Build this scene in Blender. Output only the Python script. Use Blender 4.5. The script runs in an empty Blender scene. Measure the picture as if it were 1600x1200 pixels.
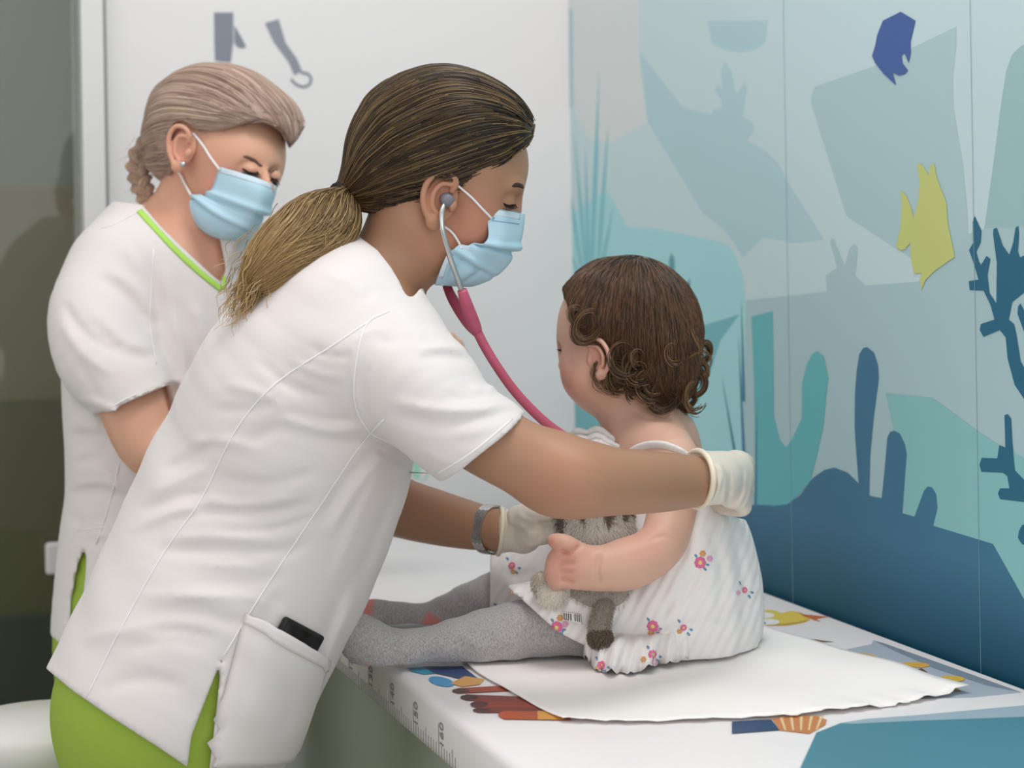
import bpy, bmesh, math, random
import numpy as np
from mathutils import Vector, Matrix
from mathutils.bvhtree import BVHTree

# ------------------------------------------------------------------ camera, world, lights
SC = bpy.context.scene
FOC, CX, HY, ROLL = 3000.0, 800.0, 385.0, 0.0165
CAM = np.array([0.0, 0.0, 1.29])
YAW = math.radians(18.7)                                         # the room's walls run along x and y; the camera looks this far off y
RT = np.array([math.cos(YAW), -math.sin(YAW), 0.0])
FW = np.array([math.sin(YAW), math.cos(YAW), 0.0])
RC = RT * math.cos(ROLL) - np.array([0, 0, math.sin(ROLL)])
UC = RT * math.sin(ROLL) + np.array([0, 0, math.cos(ROLL)])
cam_data = bpy.data.cameras.new('camera')
cam = bpy.data.objects.new('camera', cam_data)
SC.collection.objects.link(cam)
cam.matrix_world = Matrix(((RC[0], UC[0], -FW[0], CAM[0]), (RC[1], UC[1], -FW[1], CAM[1]), (RC[2], UC[2], -FW[2], CAM[2]), (0, 0, 0, 1)))
cam_data.sensor_width = 36.0
cam_data.lens = FOC / 1600.0 * 36.0
cam_data.shift_y = -(600.0 - HY) / 1600.0
cam_data.clip_start = 0.05
cam_data.dof.use_dof = True
cam_data.dof.focus_distance = 2.16
cam_data.dof.aperture_fstop = 4.5
SC.camera = cam
SC.view_settings.view_transform = 'Standard'
SC.view_settings.look = 'None'
SC.view_settings.gamma = 1.0
SC.view_settings.use_curve_mapping = False
SC.view_settings.exposure = 0.0

world = bpy.data.worlds.new('world')
SC.world = world
world.use_nodes = True
bg = world.node_tree.nodes['Background']
bg.inputs[0].default_value = (1.0, 0.99, 0.985, 1)
bg.inputs[1].default_value = 0.80

def area_light(name, loc, target, size, size_y, power, color=(1, 1, 1)):
    l = bpy.data.lights.new(name, 'AREA')
    l.shape = 'RECTANGLE'; l.size = size; l.size_y = size_y; l.energy = power; l.color = color
    o = bpy.data.objects.new(name, l); SC.collection.objects.link(o)
    o.location = loc
    o.rotation_euler = (Vector(target) - Vector(loc)).to_track_quat('-Z', 'Y').to_euler()
    return o
area_light('ceiling_panel_light', (0.1, 1.4, 2.75), (0.1, 1.4, 0), 2.2, 2.2, 7, (1.0, 0.98, 0.97))
area_light('ceiling_corner_light', (0.8, 1.7, 2.75), (0.85, 3.1, 0.7), 0.6, 0.6, 13, (1.0, 0.97, 0.96))
area_light('window_light', (-2.7, 0.2, 1.7), (0.6, 2.4, 1.0), 2.0, 1.8, 4, (1.0, 0.99, 0.98))
area_light('rear_fill_light', (0.8, -1.9, 1.7), (0.8, 2.8, 1.1), 3.2, 2.0, 30, (1.0, 0.99, 0.98))  # added fill, no known window: lifts the lower back wall and corner
area_light('corridor_fill_light', (-1.2, 3.9, 2.6), (-1.2, 4.5, 1.2), 1.6, 0.5, 90, (1.0, 0.98, 0.94))  # added to brighten the corridor behind the glass, no known lamp

# ------------------------------------------------------------------ pixel <-> space helpers
def P(px, py, d):
    return CAM + d * FW + (px - CX) / FOC * d * RC - (py - HY) / FOC * d * UC
def ray(px, py):
    return FW + (px - CX) / FOC * RC - (py - HY) / FOC * UC
def proj(W):
    rel = W - CAM
    d = rel @ FW
    return CX + FOC * (rel @ RC) / d, HY - FOC * (rel @ UC) / d, d
BED_Z = 0.80
NW = np.array([1.0, 0.0, 0.0])   # towards the mural wall
TW = np.array([0.0, 1.0, 0.0])   # along the couch, away
N_WALL, T_BACK = 1.2036, 3.22
def on_plane(px, py, n, c):
    r = ray(px, py)
    return CAM + r * ((c - CAM @ n) / (r @ n))
def on_bed(px, py, z=BED_Z):
    return on_plane(px, py, np.array([0, 0, 1.0]), z)
def on_mural(px, py):
    return on_plane(px, py, NW, N_WALL)
def on_back(px, py):
    return on_plane(px, py, TW, T_BACK)
def NT(n, t, z):
    return NW * n + TW * t + np.array([0, 0, z])

# ------------------------------------------------------------------ materials
def lin(c):
    if isinstance(c, str):
        c = c.lstrip('#'); c = [int(c[i:i + 2], 16) for i in (0, 2, 4)]
    out = []
    for v in c:
        v /= 255.0
        out.append(v / 12.92 if v <= 0.04045 else ((v + 0.055) / 1.055) ** 2.4)
    return (*out, 1.0)
def mat(name, color, rough=0.6, metal=0.0, bump=None, sss=0.0, sheen=0.0, spec=0.4, var=None, coat=0.0):
    m = bpy.data.materials.new(name); m.use_nodes = True
    nt = m.node_tree; b = nt.nodes['Principled BSDF']
    b.inputs['Base Color'].default_value = lin(color)
    b.inputs['Roughness'].default_value = rough
    b.inputs['Metallic'].default_value = metal
    b.inputs['Specular IOR Level'].default_value = spec
    if coat: b.inputs['Coat Weight'].default_value = coat; b.inputs['Coat Roughness'].default_value = 0.15
    if sss:
        b.inputs['Subsurface Weight'].default_value = sss
        b.inputs['Subsurface Radius'].default_value = (1.0, 0.35, 0.2)
        b.inputs['Subsurface Scale'].default_value = 0.008
    if sheen: b.inputs['Sheen Weight'].default_value = sheen
    tc = nt.nodes.new('ShaderNodeTexCoord')
    if var:                                                    # (scale, amount) gentle mottling
        nz = nt.nodes.new('ShaderNodeTexNoise'); nz.inputs['Scale'].default_value = var[0]; nz.inputs['Detail'].default_value = 4
        nt.links.new(tc.outputs['Object'], nz.inputs['Vector'])
        mx = nt.nodes.new('ShaderNodeMix'); mx.data_type = 'RGBA'
        c2 = lin(color)
        mx.inputs[6].default_value = tuple(min(1, v * (1 - var[1])) for v in c2[:3]) + (1,)
        mx.inputs[7].default_value = tuple(min(1, v * (1 + var[1])) for v in c2[:3]) + (1,)
        nt.links.new(nz.outputs['Fac'], mx.inputs[0]); nt.links.new(mx.outputs[2], b.inputs['Base Color'])
    if bump:                                                   # (scale, strength)
        nz = nt.nodes.new('ShaderNodeTexNoise'); nz.inputs['Scale'].default_value = bump[0]; nz.inputs['Detail'].default_value = 3
        nt.links.new(tc.outputs['Object'], nz.inputs['Vector'])
        bp = nt.nodes.new('ShaderNodeBump'); bp.inputs['Strength'].default_value = bump[1]; bp.inputs['Distance'].default_value = 0.002
        nt.links.new(nz.outputs['Fac'], bp.inputs['Height']); nt.links.new(bp.outputs['Normal'], b.inputs['Normal'])
    return m
def tint_mat(m, color2, attr='tint'):
    """mix the material's own colour towards color2 by a per-vertex pigment attribute"""
    nt = m.node_tree; b = nt.nodes['Principled BSDF']
    a = nt.nodes.new('ShaderNodeAttribute'); a.attribute_name = attr
    mx = nt.nodes.new('ShaderNodeMix'); mx.data_type = 'RGBA'
    nt.links.new(a.outputs['Fac'], mx.inputs[0])
    ln = b.inputs['Base Color'].links
    if ln: nt.links.new(ln[0].from_socket, mx.inputs[6])
    else: mx.inputs[6].default_value = b.inputs['Base Color'].default_value
    mx.inputs[7].default_value = lin(color2)
    nt.links.new(mx.outputs[2], b.inputs['Base Color'])
    return m
def hair_mat(name, root, tip, hi, rough=0.45, p0=0.2, p1=1.0):
    m = bpy.data.materials.new(name); m.use_nodes = True
    nt = m.node_tree; b = nt.nodes['Principled BSDF']
    hi_n = nt.nodes.new('ShaderNodeHairInfo')
    rp = nt.nodes.new('ShaderNodeValToRGB')
    rp.color_ramp.elements[0].position = p0; rp.color_ramp.elements[0].color = lin(root)
    rp.color_ramp.elements[1].position = p1; rp.color_ramp.elements[1].color = lin(tip)
    nt.links.new(hi_n.outputs['Intercept'], rp.inputs['Fac'])
    r2 = nt.nodes.new('ShaderNodeValToRGB')
    r2.color_ramp.elements[0].position = 0.55; r2.color_ramp.elements[0].color = (0, 0, 0, 1)
    r2.color_ramp.elements[1].position = 1.0; r2.color_ramp.elements[1].color = (1, 1, 1, 1)
    nt.links.new(hi_n.outputs['Random'], r2.inputs['Fac'])
    mx = nt.nodes.new('ShaderNodeMix'); mx.data_type = 'RGBA'
    nt.links.new(r2.outputs['Color'], mx.inputs[0]); nt.links.new(rp.outputs['Color'], mx.inputs[6]); mx.inputs[7].default_value = lin(hi)
    nt.links.new(mx.outputs[2], b.inputs['Base Color'])
    b.inputs['Roughness'].default_value = rough; b.inputs['Specular IOR Level'].default_value = 0.35
    return m

# ------------------------------------------------------------------ object helpers
def link(name, me, m=None, parent=None, smooth=True, label=None):
    o = bpy.data.objects.new(name, me); SC.collection.objects.link(o)
    if m is not None: me.materials.append(m)
    if smooth and hasattr(me, 'polygons') and len(me.polygons):
        me.polygons.foreach_set('use_smooth', np.ones(len(me.polygons), dtype=bool))
    if parent is not None: o.parent = parent
    if label: o['label'] = label
    return o
def tag(o, label=None, cat=None, group=None, kind=None):
    if label: o['label'] = label
    if cat: o['category'] = cat
    if group: o['group'] = group
    if kind: o['kind'] = kind
    return o
def thing(name, label, cat, group=None, loc=(0, 0, 0)):
    o = bpy.data.objects.new(name, None); SC.collection.objects.link(o)
    o.empty_display_size = 0.05
    o.location = loc
    return tag(o, label, cat, group)
def fast_mesh(name, V, F):
    """V (n,3), F (m,4) or (m,3) arrays"""
    me = bpy.data.meshes.new(name)
    V = np.asarray(V, np.float32); F = np.asarray(F, np.int32)
    k = F.shape[1]
    me.vertices.add(len(V)); me.vertices.foreach_set('co', V.ravel())
    me.loops.add(F.size); me.loops.foreach_set('vertex_index', F.ravel())
    me.polygons.add(len(F)); me.polygons.foreach_set('loop_start', np.arange(0, F.size, k, dtype=np.int32))
    me.update(calc_edges=True); me.validate()
    return me
def py_mesh(name, V, F):
    me = bpy.data.meshes.new(name)
    me.from_pydata([tuple(map(float, v)) for v in V], [], [tuple(f) for f in F]); me.update()
    return me
def bvh_of(V, F):
    return BVHTree.FromPolygons([Vector(v) for v in np.asarray(V, float).tolist()], np.asarray(F).tolist())
def cast(bvh, px, py, off=0.0, d_def=2.2):
    """the point of a surface that the photograph shows at px, py, lifted off it"""
    r = ray(px, py); L = np.linalg.norm(r)
    loc, nrm, i, dist = bvh.ray_cast(Vector(CAM), Vector(r / L))
    if loc is None:
        loc, nrm, i, dist = bvh.find_nearest(Vector(P(px, py, d_def)))
    nv = np.array(nrm)
    if nv @ r > 0: nv = -nv
    return np.array(loc) + nv * off, nv
def catmull(C, n=6, closed=False):
    C = np.asarray(C, float)
    if len(C) < 3 and not closed:
        t = np.linspace(0, 1, n + 1)[:, None]; return C[0] * (1 - t) + C[-1] * t
    Q = np.vstack([C[-1:], C, C[:2]]) if closed else np.vstack([2 * C[0] - C[1], C, 2 * C[-1] - C[-2]])
    out = []
    for i in range(len(Q) - 3):
        p0, p1, p2, p3 = Q[i:i + 4]
        for k in range(n):
            t = k / n
            out.append(0.5 * (2 * p1 + (p2 - p0) * t + (2 * p0 - 5 * p1 + 4 * p2 - p3) * t * t + (3 * p1 - p0 - 3 * p2 + p3) * t ** 3))
    if not closed: out.append(C[-1])
    return np.array(out)
def tube_geo(C, R, ns=8, closed=False, flat=1.0, up=None, cap=True):
    """rings along C with radii R; flat scales the ring along the second axis"""
    C = np.asarray(C, float); n = len(C)
    R = np.broadcast_to(np.asarray(R, float), (n,))
    T = np.gradient(C, axis=0) if not closed else np.roll(C, -1, 0) - np.roll(C, 1, 0)
    T /= np.linalg.norm(T, axis=1)[:, None] + 1e-12
    u = np.array([0, 1.0, 0]) if up is None else np.asarray(up, float)
    V = []; prev = None
    for i in range(n):
        uu = (u[i] if u.ndim == 2 else (u if prev is None or up is not None else prev))
        w = uu - (uu @ T[i]) * T[i]
        if np.linalg.norm(w) < 1e-4: w = np.cross(T[i], [1, 0.3, 0.2])
        w /= np.linalg.norm(w); prev = w
        v = np.cross(T[i], w)
        for k in range(ns):
            a = 2 * math.pi * k / ns
            V.append(C[i] + R[i] * (math.cos(a) * v + flat * math.sin(a) * w))
    F = []
    for i in range(n if closed else n - 1):
        j = (i + 1) % n
        for k in range(ns):
            F.append((i * ns + k, i * ns + (k + 1) % ns, j * ns + (k + 1) % ns, j * ns + k))
    if cap and not closed:
        F.append(tuple(range(ns))[::-1]); F.append(tuple((n - 1) * ns + k for k in range(ns)))
    return V, F
def tube_obj(name, C, R, m, parent=None, ns=8, closed=False, flat=1.0, up=None, label=None, res=6):
    C = np.asarray(C, float); R = np.asarray(R, float)
    if res:
        n0 = len(C)
        if R.ndim and len(R) == n0:
            CR = catmull(np.column_stack([C, R]), res, closed); C, R = CR[:, :3], np.maximum(CR[:, 3], 1e-5)
        else: C = catmull(C, res, closed)
    V, F = tube_geo(C, R, ns, closed, flat, up)
    return link(name, py_mesh(name, V, F), m, parent, label=label)
def join_geo(parts):
    V, F = [], []
    for v, f in parts:
        o = len(V); V.extend(list(map(tuple, v))); F.extend([tuple(i + o for i in q) for q in f])
    return V, F
def stroke_geo(pts, bvh, r, off=0.0, flat=0.4, ns=6, res=5, taper=True):
    """a thin raised line that runs over a surface through points the photograph shows"""
    px = catmull(np.asarray(pts, float), res)
    C, N = zip(*[cast(bvh, a, b, off) for a, b in px])
    n = len(C); R = np.full(n, r)
    if taper: R = r * np.clip(np.sin(np.linspace(0.15, math.pi - 0.15, n)) * 1.6, 0.25, 1)
    return tube_geo(np.array(C), R, ns, up=np.array(N), flat=flat)
def stroke(name, pts, bvh, r, m, parent, off=0.0, flat=0.4, taper=True, label=None, res=5):
    V, F = stroke_geo(pts, bvh, r, off, flat, res=res, taper=taper)
    return link(name, py_mesh(name, V, F), m, parent, label=label)
def box_geo(c, sx, sy, sz, ax=(1, 0, 0), ay=(0, 1, 0), az=(0, 0, 1)):
    c = np.asarray(c, float); ax, ay, az = map(np.asarray, (ax, ay, az))
    V = [c + i * sx / 2 * ax + j * sy / 2 * ay + k * sz / 2 * az for i in (-1, 1) for j in (-1, 1) for k in (-1, 1)]
    return V, [(0, 1, 3, 2), (4, 6, 7, 5), (0, 4, 5, 1), (2, 3, 7, 6), (0, 2, 6, 4), (1, 5, 7, 3)]
def bevel(o, w, seg=3):
    md = o.modifiers.new('bevel', 'BEVEL'); md.width = w; md.segments = seg; md.limit_method = 'ANGLE'
    return o
def lathe_geo(prof, c, n=32, ax=(0, 0, 1)):
    ax = np.asarray(ax, float); ax /= np.linalg.norm(ax)
    u = np.cross(ax, [0.3, 1, 0.2]); u /= np.linalg.norm(u); v = np.cross(ax, u)
    V = [np.asarray(c) + r * (math.cos(2 * math.pi * k / n) * u + math.sin(2 * math.pi * k / n) * v) + z * ax for r, z in prof for k in range(n)]
    F = [(i * n + k, i * n + (k + 1) % n, (i + 1) * n + (k + 1) % n, (i + 1) * n + k) for i in range(len(prof) - 1) for k in range(n)]
    F.append(tuple(range(n))[::-1]); F.append(tuple((len(prof) - 1) * n + k for k in range(n)))
    return V, F

# ------------------------------------------------------------------ signed distance modelling
class Field:
    def __init__(s): s.ops = []; s.disp = None
    def add(s, f, lo, hi, k=0.01, op='u'):
        s.ops.append((f, np.asarray(lo, np.float32) - 0.05 - k, np.asarray(hi, np.float32) + 0.05 + k, k, op)); return s
    def bounds(s):
        b = [(lo, hi) for f, lo, hi, k, op in s.ops if op == 'u']
        return np.min([x[0] for x in b], 0) + 0.035, np.max([x[1] for x in b], 0) - 0.035
    def __call__(s, Q):
        D = np.full(len(Q), 0.5, np.float32)
        qlo, qhi = Q.min(0), Q.max(0)
        done = False
        for f, lo, hi, k, op in s.ops:
            if op == 'disp': D = D + f(Q); continue
            if op == 'i': D = np.maximum(D, f(Q)); continue
            if (qhi < lo).any() or (qlo > hi).any(): continue
            m = ((Q > lo) & (Q < hi)).all(1)
            if not m.any(): continue
            q = Q if m.all() else Q[m]
            d = f(q); a = D[m]
            if op == 'u':
                if k > 0:
                    h = np.maximum(k - np.abs(a - d), 0) / k
                    D[m] = np.minimum(a, d) - h * h * k * 0.25
                else: D[m] = np.minimum(a, d)
            elif op == 's':
                if k > 0:
                    h = np.maximum(k - np.abs(a + d), 0) / k
                    D[m] = np.maximum(a, -d) + h * h * k * 0.25
                else: D[m] = np.maximum(a, -d)
        return D
    # primitives: nodes are (px, py, depth, half width in px across the limb, half depth in m or None)
    def tube(s, nodes, k=0.02, op='u', res=4, grow=0.0, raw=False, cut=None, wdir=FW):
        C, A, B = [], [], []
        for nd in nodes:
            if raw: c, a, b = np.asarray(nd[0], float), nd[1], nd[2] if len(nd) > 2 and nd[2] else nd[1]
            else:
                c = P(nd[0], nd[1], nd[2]); a = nd[3] * nd[2] / FOC; b = nd[4] if len(nd) > 4 and nd[4] else a
            C.append(c); A.append(a + grow); B.append(b + grow)
        X = catmull(np.column_stack([np.array(C), A, B]), res) if res and len(C) > 1 else np.column_stack([np.array(C), A, B])
        C, A, B = X[:, :3].astype(np.float32), np.maximum(X[:, 3], 0.001).astype(np.float32), np.maximum(X[:, 4], 0.001).astype(np.float32)
        W = np.asarray(wdir, np.float32)
        segs = []
        for i in range(len(C) - 1):
            ab = C[i + 1] - C[i]; L = float(np.linalg.norm(ab)); ax = ab / max(L, 1e-6)
            w = W - (W @ ax) * ax
            if np.linalg.norm(w) < 0.05: w = np.cross(ax, np.array([0.1, 0.2, 1], np.float32))
            w = w / np.linalg.norm(w); u = np.cross(ax, w)
            segs.append((C[i], L, ax.astype(np.float32), u.astype(np.float32), w.astype(np.float32), A[i], A[i + 1], B[i], B[i + 1]))
        def f(q):
            best = None
            for c, L, ax, u, w, a0, a1, b0, b1 in segs:
                r = q - c; sx = r @ ax; t = np.clip(sx / L, 0, 1)
                ra = a0 + (a1 - a0) * t; rb = b0 + (b1 - b0) * t
                mn = np.minimum(ra, rb); la = sx - t * L
                d = (np.sqrt((r @ u / ra) ** 2 + (r @ w / rb) ** 2 + (la / mn) ** 2) - 1) * mn
                best = d if best is None else np.minimum(best, d)
            if cut is not None: best = np.maximum(best, (q - np.asarray(cut[0], np.float32)) @ np.asarray(cut[1], np.float32))
            return best
        R = np.maximum(A, B)[:, None]
        return s.add(f, (C - R).min(0), (C + R).max(0), k, op)
    def ell(s, c, r, axes=None, k=0.02, op='u'):
        c = np.asarray(c, np.float32); r = np.asarray(r, np.float32)
        M = np.eye(3, dtype=np.float32) if axes is None else np.asarray(axes, np.float32)
        def f(q):
            l = (q - c) @ M.T
            k0 = np.sqrt(((l / r) ** 2).sum(1)); k1 = np.sqrt(((l / (r * r)) ** 2).sum(1)) + 1e-6
            return k0 * (k0 - 1) / k1
        R = float(r.max())
        return s.add(f, c - R, c + R, k, op)
    def ellp(s, px, py, d, rx, ry, rd, rot=0.0, k=0.02, op='u', yaw=0.0):
        """ellipsoid by picture position: rx, ry in px (rot turns them in the picture plane, clockwise degrees), rd in m"""
        a = math.radians(rot)
        X = RC * math.cos(a) - UC * math.sin(a); Z = RC * math.sin(a) + UC * math.cos(a); Y = FW
        if yaw:
            b = math.radians(yaw); X, Y = X * math.cos(b) + Y * math.sin(b), -X * math.sin(b) + Y * math.cos(b)
        return s.ell(P(px, py, d), (rx * d / FOC, rd, ry * d / FOC), np.array([X, Y, Z]), k, op)
    def prism(s, poly, op='i', grow=0.0, dmin=None, dmax=None):
        """keep (i) or cut (s) what projects into a polygon of the photograph, between two depths"""
        poly = np.asarray(poly, np.float32)
        def f(q):
            x, y, d = proj(q)
            v = poly_sd(np.column_stack([x, y]).astype(np.float32), poly) * d / FOC - grow
            if dmin is not None: v = np.maximum(v, dmin - d)
            if dmax is not None: v = np.maximum(v, d - dmax)
            return v.astype(np.float32)
        if op == 'i': s.ops.append((f, None, None, 0, 'i'))
        else: s.ops.append((lambda q: -f(q), None, None, 0, 'i'))
        return s
    def half(s, c, n):
        c = np.asarray(c, np.float32); n = np.asarray(n, np.float32); n = n / np.linalg.norm(n)
        s.ops.append((lambda q: (q - c) @ n, None, None, 0, 'i')); return s
    def bump(s, f):
        s.ops.append((f, None, None, 0, 'disp')); return s
def poly_sd(X, poly):
    n = len(poly); d = np.full(len(X), 1e9, np.float32); inside = np.zeros(len(X), bool)
    for i in range(n):
        a, b = poly[i], poly[(i + 1) % n]
        e = b - a; w = X - a
        t = np.clip((w @ e) / (e @ e + 1e-9), 0, 1)
        d = np.minimum(d, ((w - t[:, None] * e) ** 2).sum(1))
        c = (a[1] > X[:, 1]) != (b[1] > X[:, 1])
        inside ^= c & (X[:, 0] < (b[0] - a[0]) * (X[:, 1] - a[1]) / (b[1] - a[1] + 1e-12) + a[0])
    d = np.sqrt(d)
    return np.where(inside, -d, d)
def folds(items, dmin=None, dmax=None):
    """cloth folds: polylines over the photograph, width px, height m (minus = a crease)"""
    its = [(catmull(np.asarray(p, float), 4).astype(np.float32), w * .85, a) for p, w, a in items]
    def f(q):
        x, y, d = proj(q); X = np.column_stack([x, y]).astype(np.float32)
        out = np.zeros(len(q), np.float32)
        for C, w, a in its:
            m = ((X > C.min(0) - 2.5 * w) & (X < C.max(0) + 2.5 * w)).all(1)
            if dmin is not None: m &= d > dmin
            if dmax is not None: m &= d < dmax
            if not m.any(): continue
            xx = X[m]; best = np.full(len(xx), 1e9, np.float32); tt = np.zeros(len(xx), np.float32)
            n = len(C) - 1
            for i in range(n):
                e = C[i + 1] - C[i]; r = xx - C[i]
                t = np.clip((r @ e) / (e @ e + 1e-9), 0, 1)
                dd = ((r - t[:, None] * e) ** 2).sum(1)
                u = dd < best; best[u] = dd[u]; tt[u] = (i + t[u]) / n
            out[m] -= 0.62 * a * np.exp(-best / (w * w)) * np.clip(4 * tt * (1 - tt) * 1.4, 0, 1)
        return out
    return f
def grid_mesh(fn, lo, hi, h):
    B = 8
    lo = np.asarray(lo, float); nb = np.ceil((np.asarray(hi, float) - lo) / (h * B)).astype(int)
    I = np.stack(np.meshgrid(*[np.arange(n) for n in nb], indexing='ij'), -1).reshape(-1, 3)
    cen = (lo + (I * B + (B - 1) / 2) * h).astype(np.float32)
    d = np.concatenate([fn(c) for c in np.array_split(cen, max(1, len(cen) // 4000))])
    act = np.abs(d) < h * B * 0.87 * 1.35 + 0.006
    F6 = np.empty((len(I), B, B, B), np.float32); F6[:] = np.where(d < 0, -1.0, 1.0)[:, None, None, None]
    loc = np.stack(np.meshgrid(*[np.arange(B)] * 3, indexing='ij'), -1).reshape(-1, 3) * h
    ids = np.nonzero(act)[0]
    for ch in np.array_split(ids, max(1, len(ids) // 40)):
        if not len(ch): continue
        q = ((lo + I[ch] * B * h)[:, None, :] + loc[None]).reshape(-1, 3).astype(np.float32)
        F6[ch] = fn(q).reshape(-1, B, B, B)
    F = F6.reshape(nb[0], nb[1], nb[2], B, B, B).transpose(0, 3, 1, 4, 2, 5).reshape(nb[0] * B, nb[1] * B, nb[2] * B)
    S = F < 0
    c = np.zeros(tuple(np.array(S.shape) - 1), np.int8)
    sl = lambda o, n: slice(o, n - 1 + o)
    offs = [(i, j, k) for i in (0, 1) for j in (0, 1) for k in (0, 1)]
    for o in offs: c += S[sl(o[0], S.shape[0]), sl(o[1], S.shape[1]), sl(o[2], S.shape[2])]
    cells = np.argwhere((c > 0) & (c < 8))
    idg = np.full(c.shape, -1, np.int32); idg[tuple(cells.T)] = np.arange(len(cells))
    acc = np.zeros((len(cells), 3)); cnt = np.zeros(len(cells))
    for a in offs:
        for ax in range(3):
            if a[ax]: continue
            b = list(a); b[ax] = 1
            va = F[tuple((cells + a).T)]; vb = F[tuple((cells + b).T)]
            m = (va < 0) != (vb < 0)
            t = va[m] / (va[m] - vb[m])
            p = np.tile(np.array(a, float), (m.sum(), 1)); p[:, ax] = t
            acc[m] += p; cnt[m] += 1
    V = lo + (cells + acc / np.maximum(cnt, 1)[:, None]) * h
    quads = []
    for ax in range(3):
        s0 = [slice(1, None)] * 3; s1 = [slice(1, None)] * 3
        s0[ax] = slice(0, -1)
        A = S[tuple(s0)]; Bq = S[tuple(s1)]
        E = np.argwhere(A != Bq)
        if not len(E): continue
        base = E + 1; base[:, ax] -= 1
        ok = np.ones(len(E), bool)
        for k in range(3):
            if k != ax: ok &= base[:, k] < c.shape[k]
        base = base[ok]; ins = S[tuple(base.T)]
        o1, o2 = [k for k in range(3) if k != ax]
        def cell(d1, d2):
            z = base.copy(); z[:, o1] += d1; z[:, o2] += d2; return idg[tuple(z.T)]
        q = np.column_stack([cell(-1, -1), cell(0, -1), cell(0, 0), cell(-1, 0)])
        if ax == 1: ins = ~ins
        q[~ins] = q[~ins][:, ::-1]
        quads.append(q)
    Q = np.vstack(quads); Q = Q[(Q >= 0).all(1)]
    return V, Q
def sculpt(fld, h, lo=None, hi=None):
    l, u = fld.bounds()
    l = l if lo is None else np.maximum(l, lo); u = u if hi is None else np.minimum(u, hi)
    return grid_mesh(fld, l - 0.01, u + 0.01, h)
def merge(*geos):
    V = np.vstack([g[0] for g in geos]); F = []; o = 0
    for v, f in geos: F.append(np.asarray(f) + o); o += len(v)
    return V, np.vstack(F)
def sdf_obj(name, geo, m, parent=None, label=None, tint=None):
    me = fast_mesh(name, *geo)
    if tint is not None:
        a = me.attributes.new('tint', 'FLOAT', 'POINT'); a.data.foreach_set('value', np.asarray(tint, np.float32))
    return link(name, me, m, parent, label=label)
def near_tint(V, spots):
    """soft pigment spots: (px, py, depth, radius m, amount)"""
    V = np.asarray(V); t = np.zeros(len(V))
    for px, py, d, r, a in spots:
        t = np.maximum(t, a * np.exp(-((V - P(px, py, d)) ** 2).sum(1) / (r * r)))
    return t
def hair_obj(name, S, rad, m, parent=None, tip=0.3):
    """S (n, k, 3) strands"""
    n, k, _ = S.shape
    hc = bpy.data.hair_curves.new(name)
    hc.add_curves([k] * n)
    hc.attributes['position'].data.foreach_set('vector', S.astype(np.float32).ravel())
    r = hc.attributes.get('radius') or hc.attributes.new('radius', 'FLOAT', 'POINT')
    prof = rad * (1 - (1 - tip) * np.linspace(0, 1, k) ** 2)
    r.data.foreach_set('value', np.tile(prof, n).astype(np.float32))
    hc.materials.append(m)
    o = bpy.data.objects.new(name, hc); SC.collection.objects.link(o)
    if parent is not None: o.parent = parent
    o['kind'] = 'stuff'
    return o
def grad(f, q, e=0.002):
    g = np.empty_like(q)
    for i in range(3):
        a = q.copy(); a[:, i] += e; b = q.copy(); b[:, i] -= e
        g[:, i] = (f(a) - f(b)) / (2 * e)
    return g / (np.linalg.norm(g, axis=1)[:, None] + 1e-9)
def comb(f, roots, dirfn, steps, step, off=0.002):
    """strands that run over a surface following a direction field"""
    p = roots.astype(np.float32).copy(); out = []
    for i in range(steps):
        for _ in range(2):
            p = p - grad(f, p) * (f(p) - off)[:, None]
        out.append(p.copy())
        g = grad(f, p); v = dirfn(p, i)
        v = v - (v * g).sum(1)[:, None] * g
        ln = np.linalg.norm(v, axis=1)[:, None]
        st = step if np.isscalar(step) else step[:, None]
        p = (p + np.where(ln > 1e-6, v / np.maximum(ln, 1e-6), 0) * st).astype(np.float32)
    return np.stack(out, 1)
RNG = np.random.default_rng(7)
def grid_surf(ctrl, n=6):
    """smooth surface through a control net (rows, cols, 3) -> fine grid"""
    c = np.asarray(ctrl, float)
    rows = np.stack([catmull(r, n) for r in c])
    return np.stack([catmull(rows[:, j], n) for j in range(rows.shape[1])], 1)
def sheet_geo(G, th=0.0015):
    nv, nu = G.shape[:2]
    du = np.gradient(G, axis=1); dv = np.gradient(G, axis=0)
    N = np.cross(du, dv); N /= np.linalg.norm(N, axis=2)[..., None] + 1e-12
    V = np.concatenate([(G + N * th / 2).reshape(-1, 3), (G - N * th / 2).reshape(-1, 3)])
    o = nv * nu; F = []
    for i in range(nv - 1):
        for j in range(nu - 1):
            a, b, c_, d = i * nu + j, i * nu + j + 1, (i + 1) * nu + j + 1, (i + 1) * nu + j
            F.append((a, b, c_, d)); F.append((d + o, c_ + o, b + o, a + o))
    for j in range(nu - 1):
        F.append((j + 1, j, j + o, j + 1 + o)); a = (nv - 1) * nu + j; F.append((a, a + 1, a + 1 + o, a + o))
    for i in range(nv - 1):
        a = i * nu; F.append((a, a + nu, a + nu + o, a + o)); b = i * nu + nu - 1; F.append((b + nu, b, b + o, b + nu + o))
    return V, F
def quad_patch(c, nu, nv, bvh, off, edge=None):
    """four picture corners (around), draped on a surface"""
    c = np.asarray(c, float); G = np.zeros((nv + 1, nu + 1, 3))
    for j in range(nv + 1):
        for i in range(nu + 1):
            u, v = i / nu, j / nv
            p = (1 - v) * ((1 - u) * c[0] + u * c[1]) + v * ((1 - u) * c[3] + u * c[2])
            o = off(u, v) if callable(off) else off
            G[j, i] = cast(bvh, p[0], p[1], o)[0]
    return G
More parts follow.
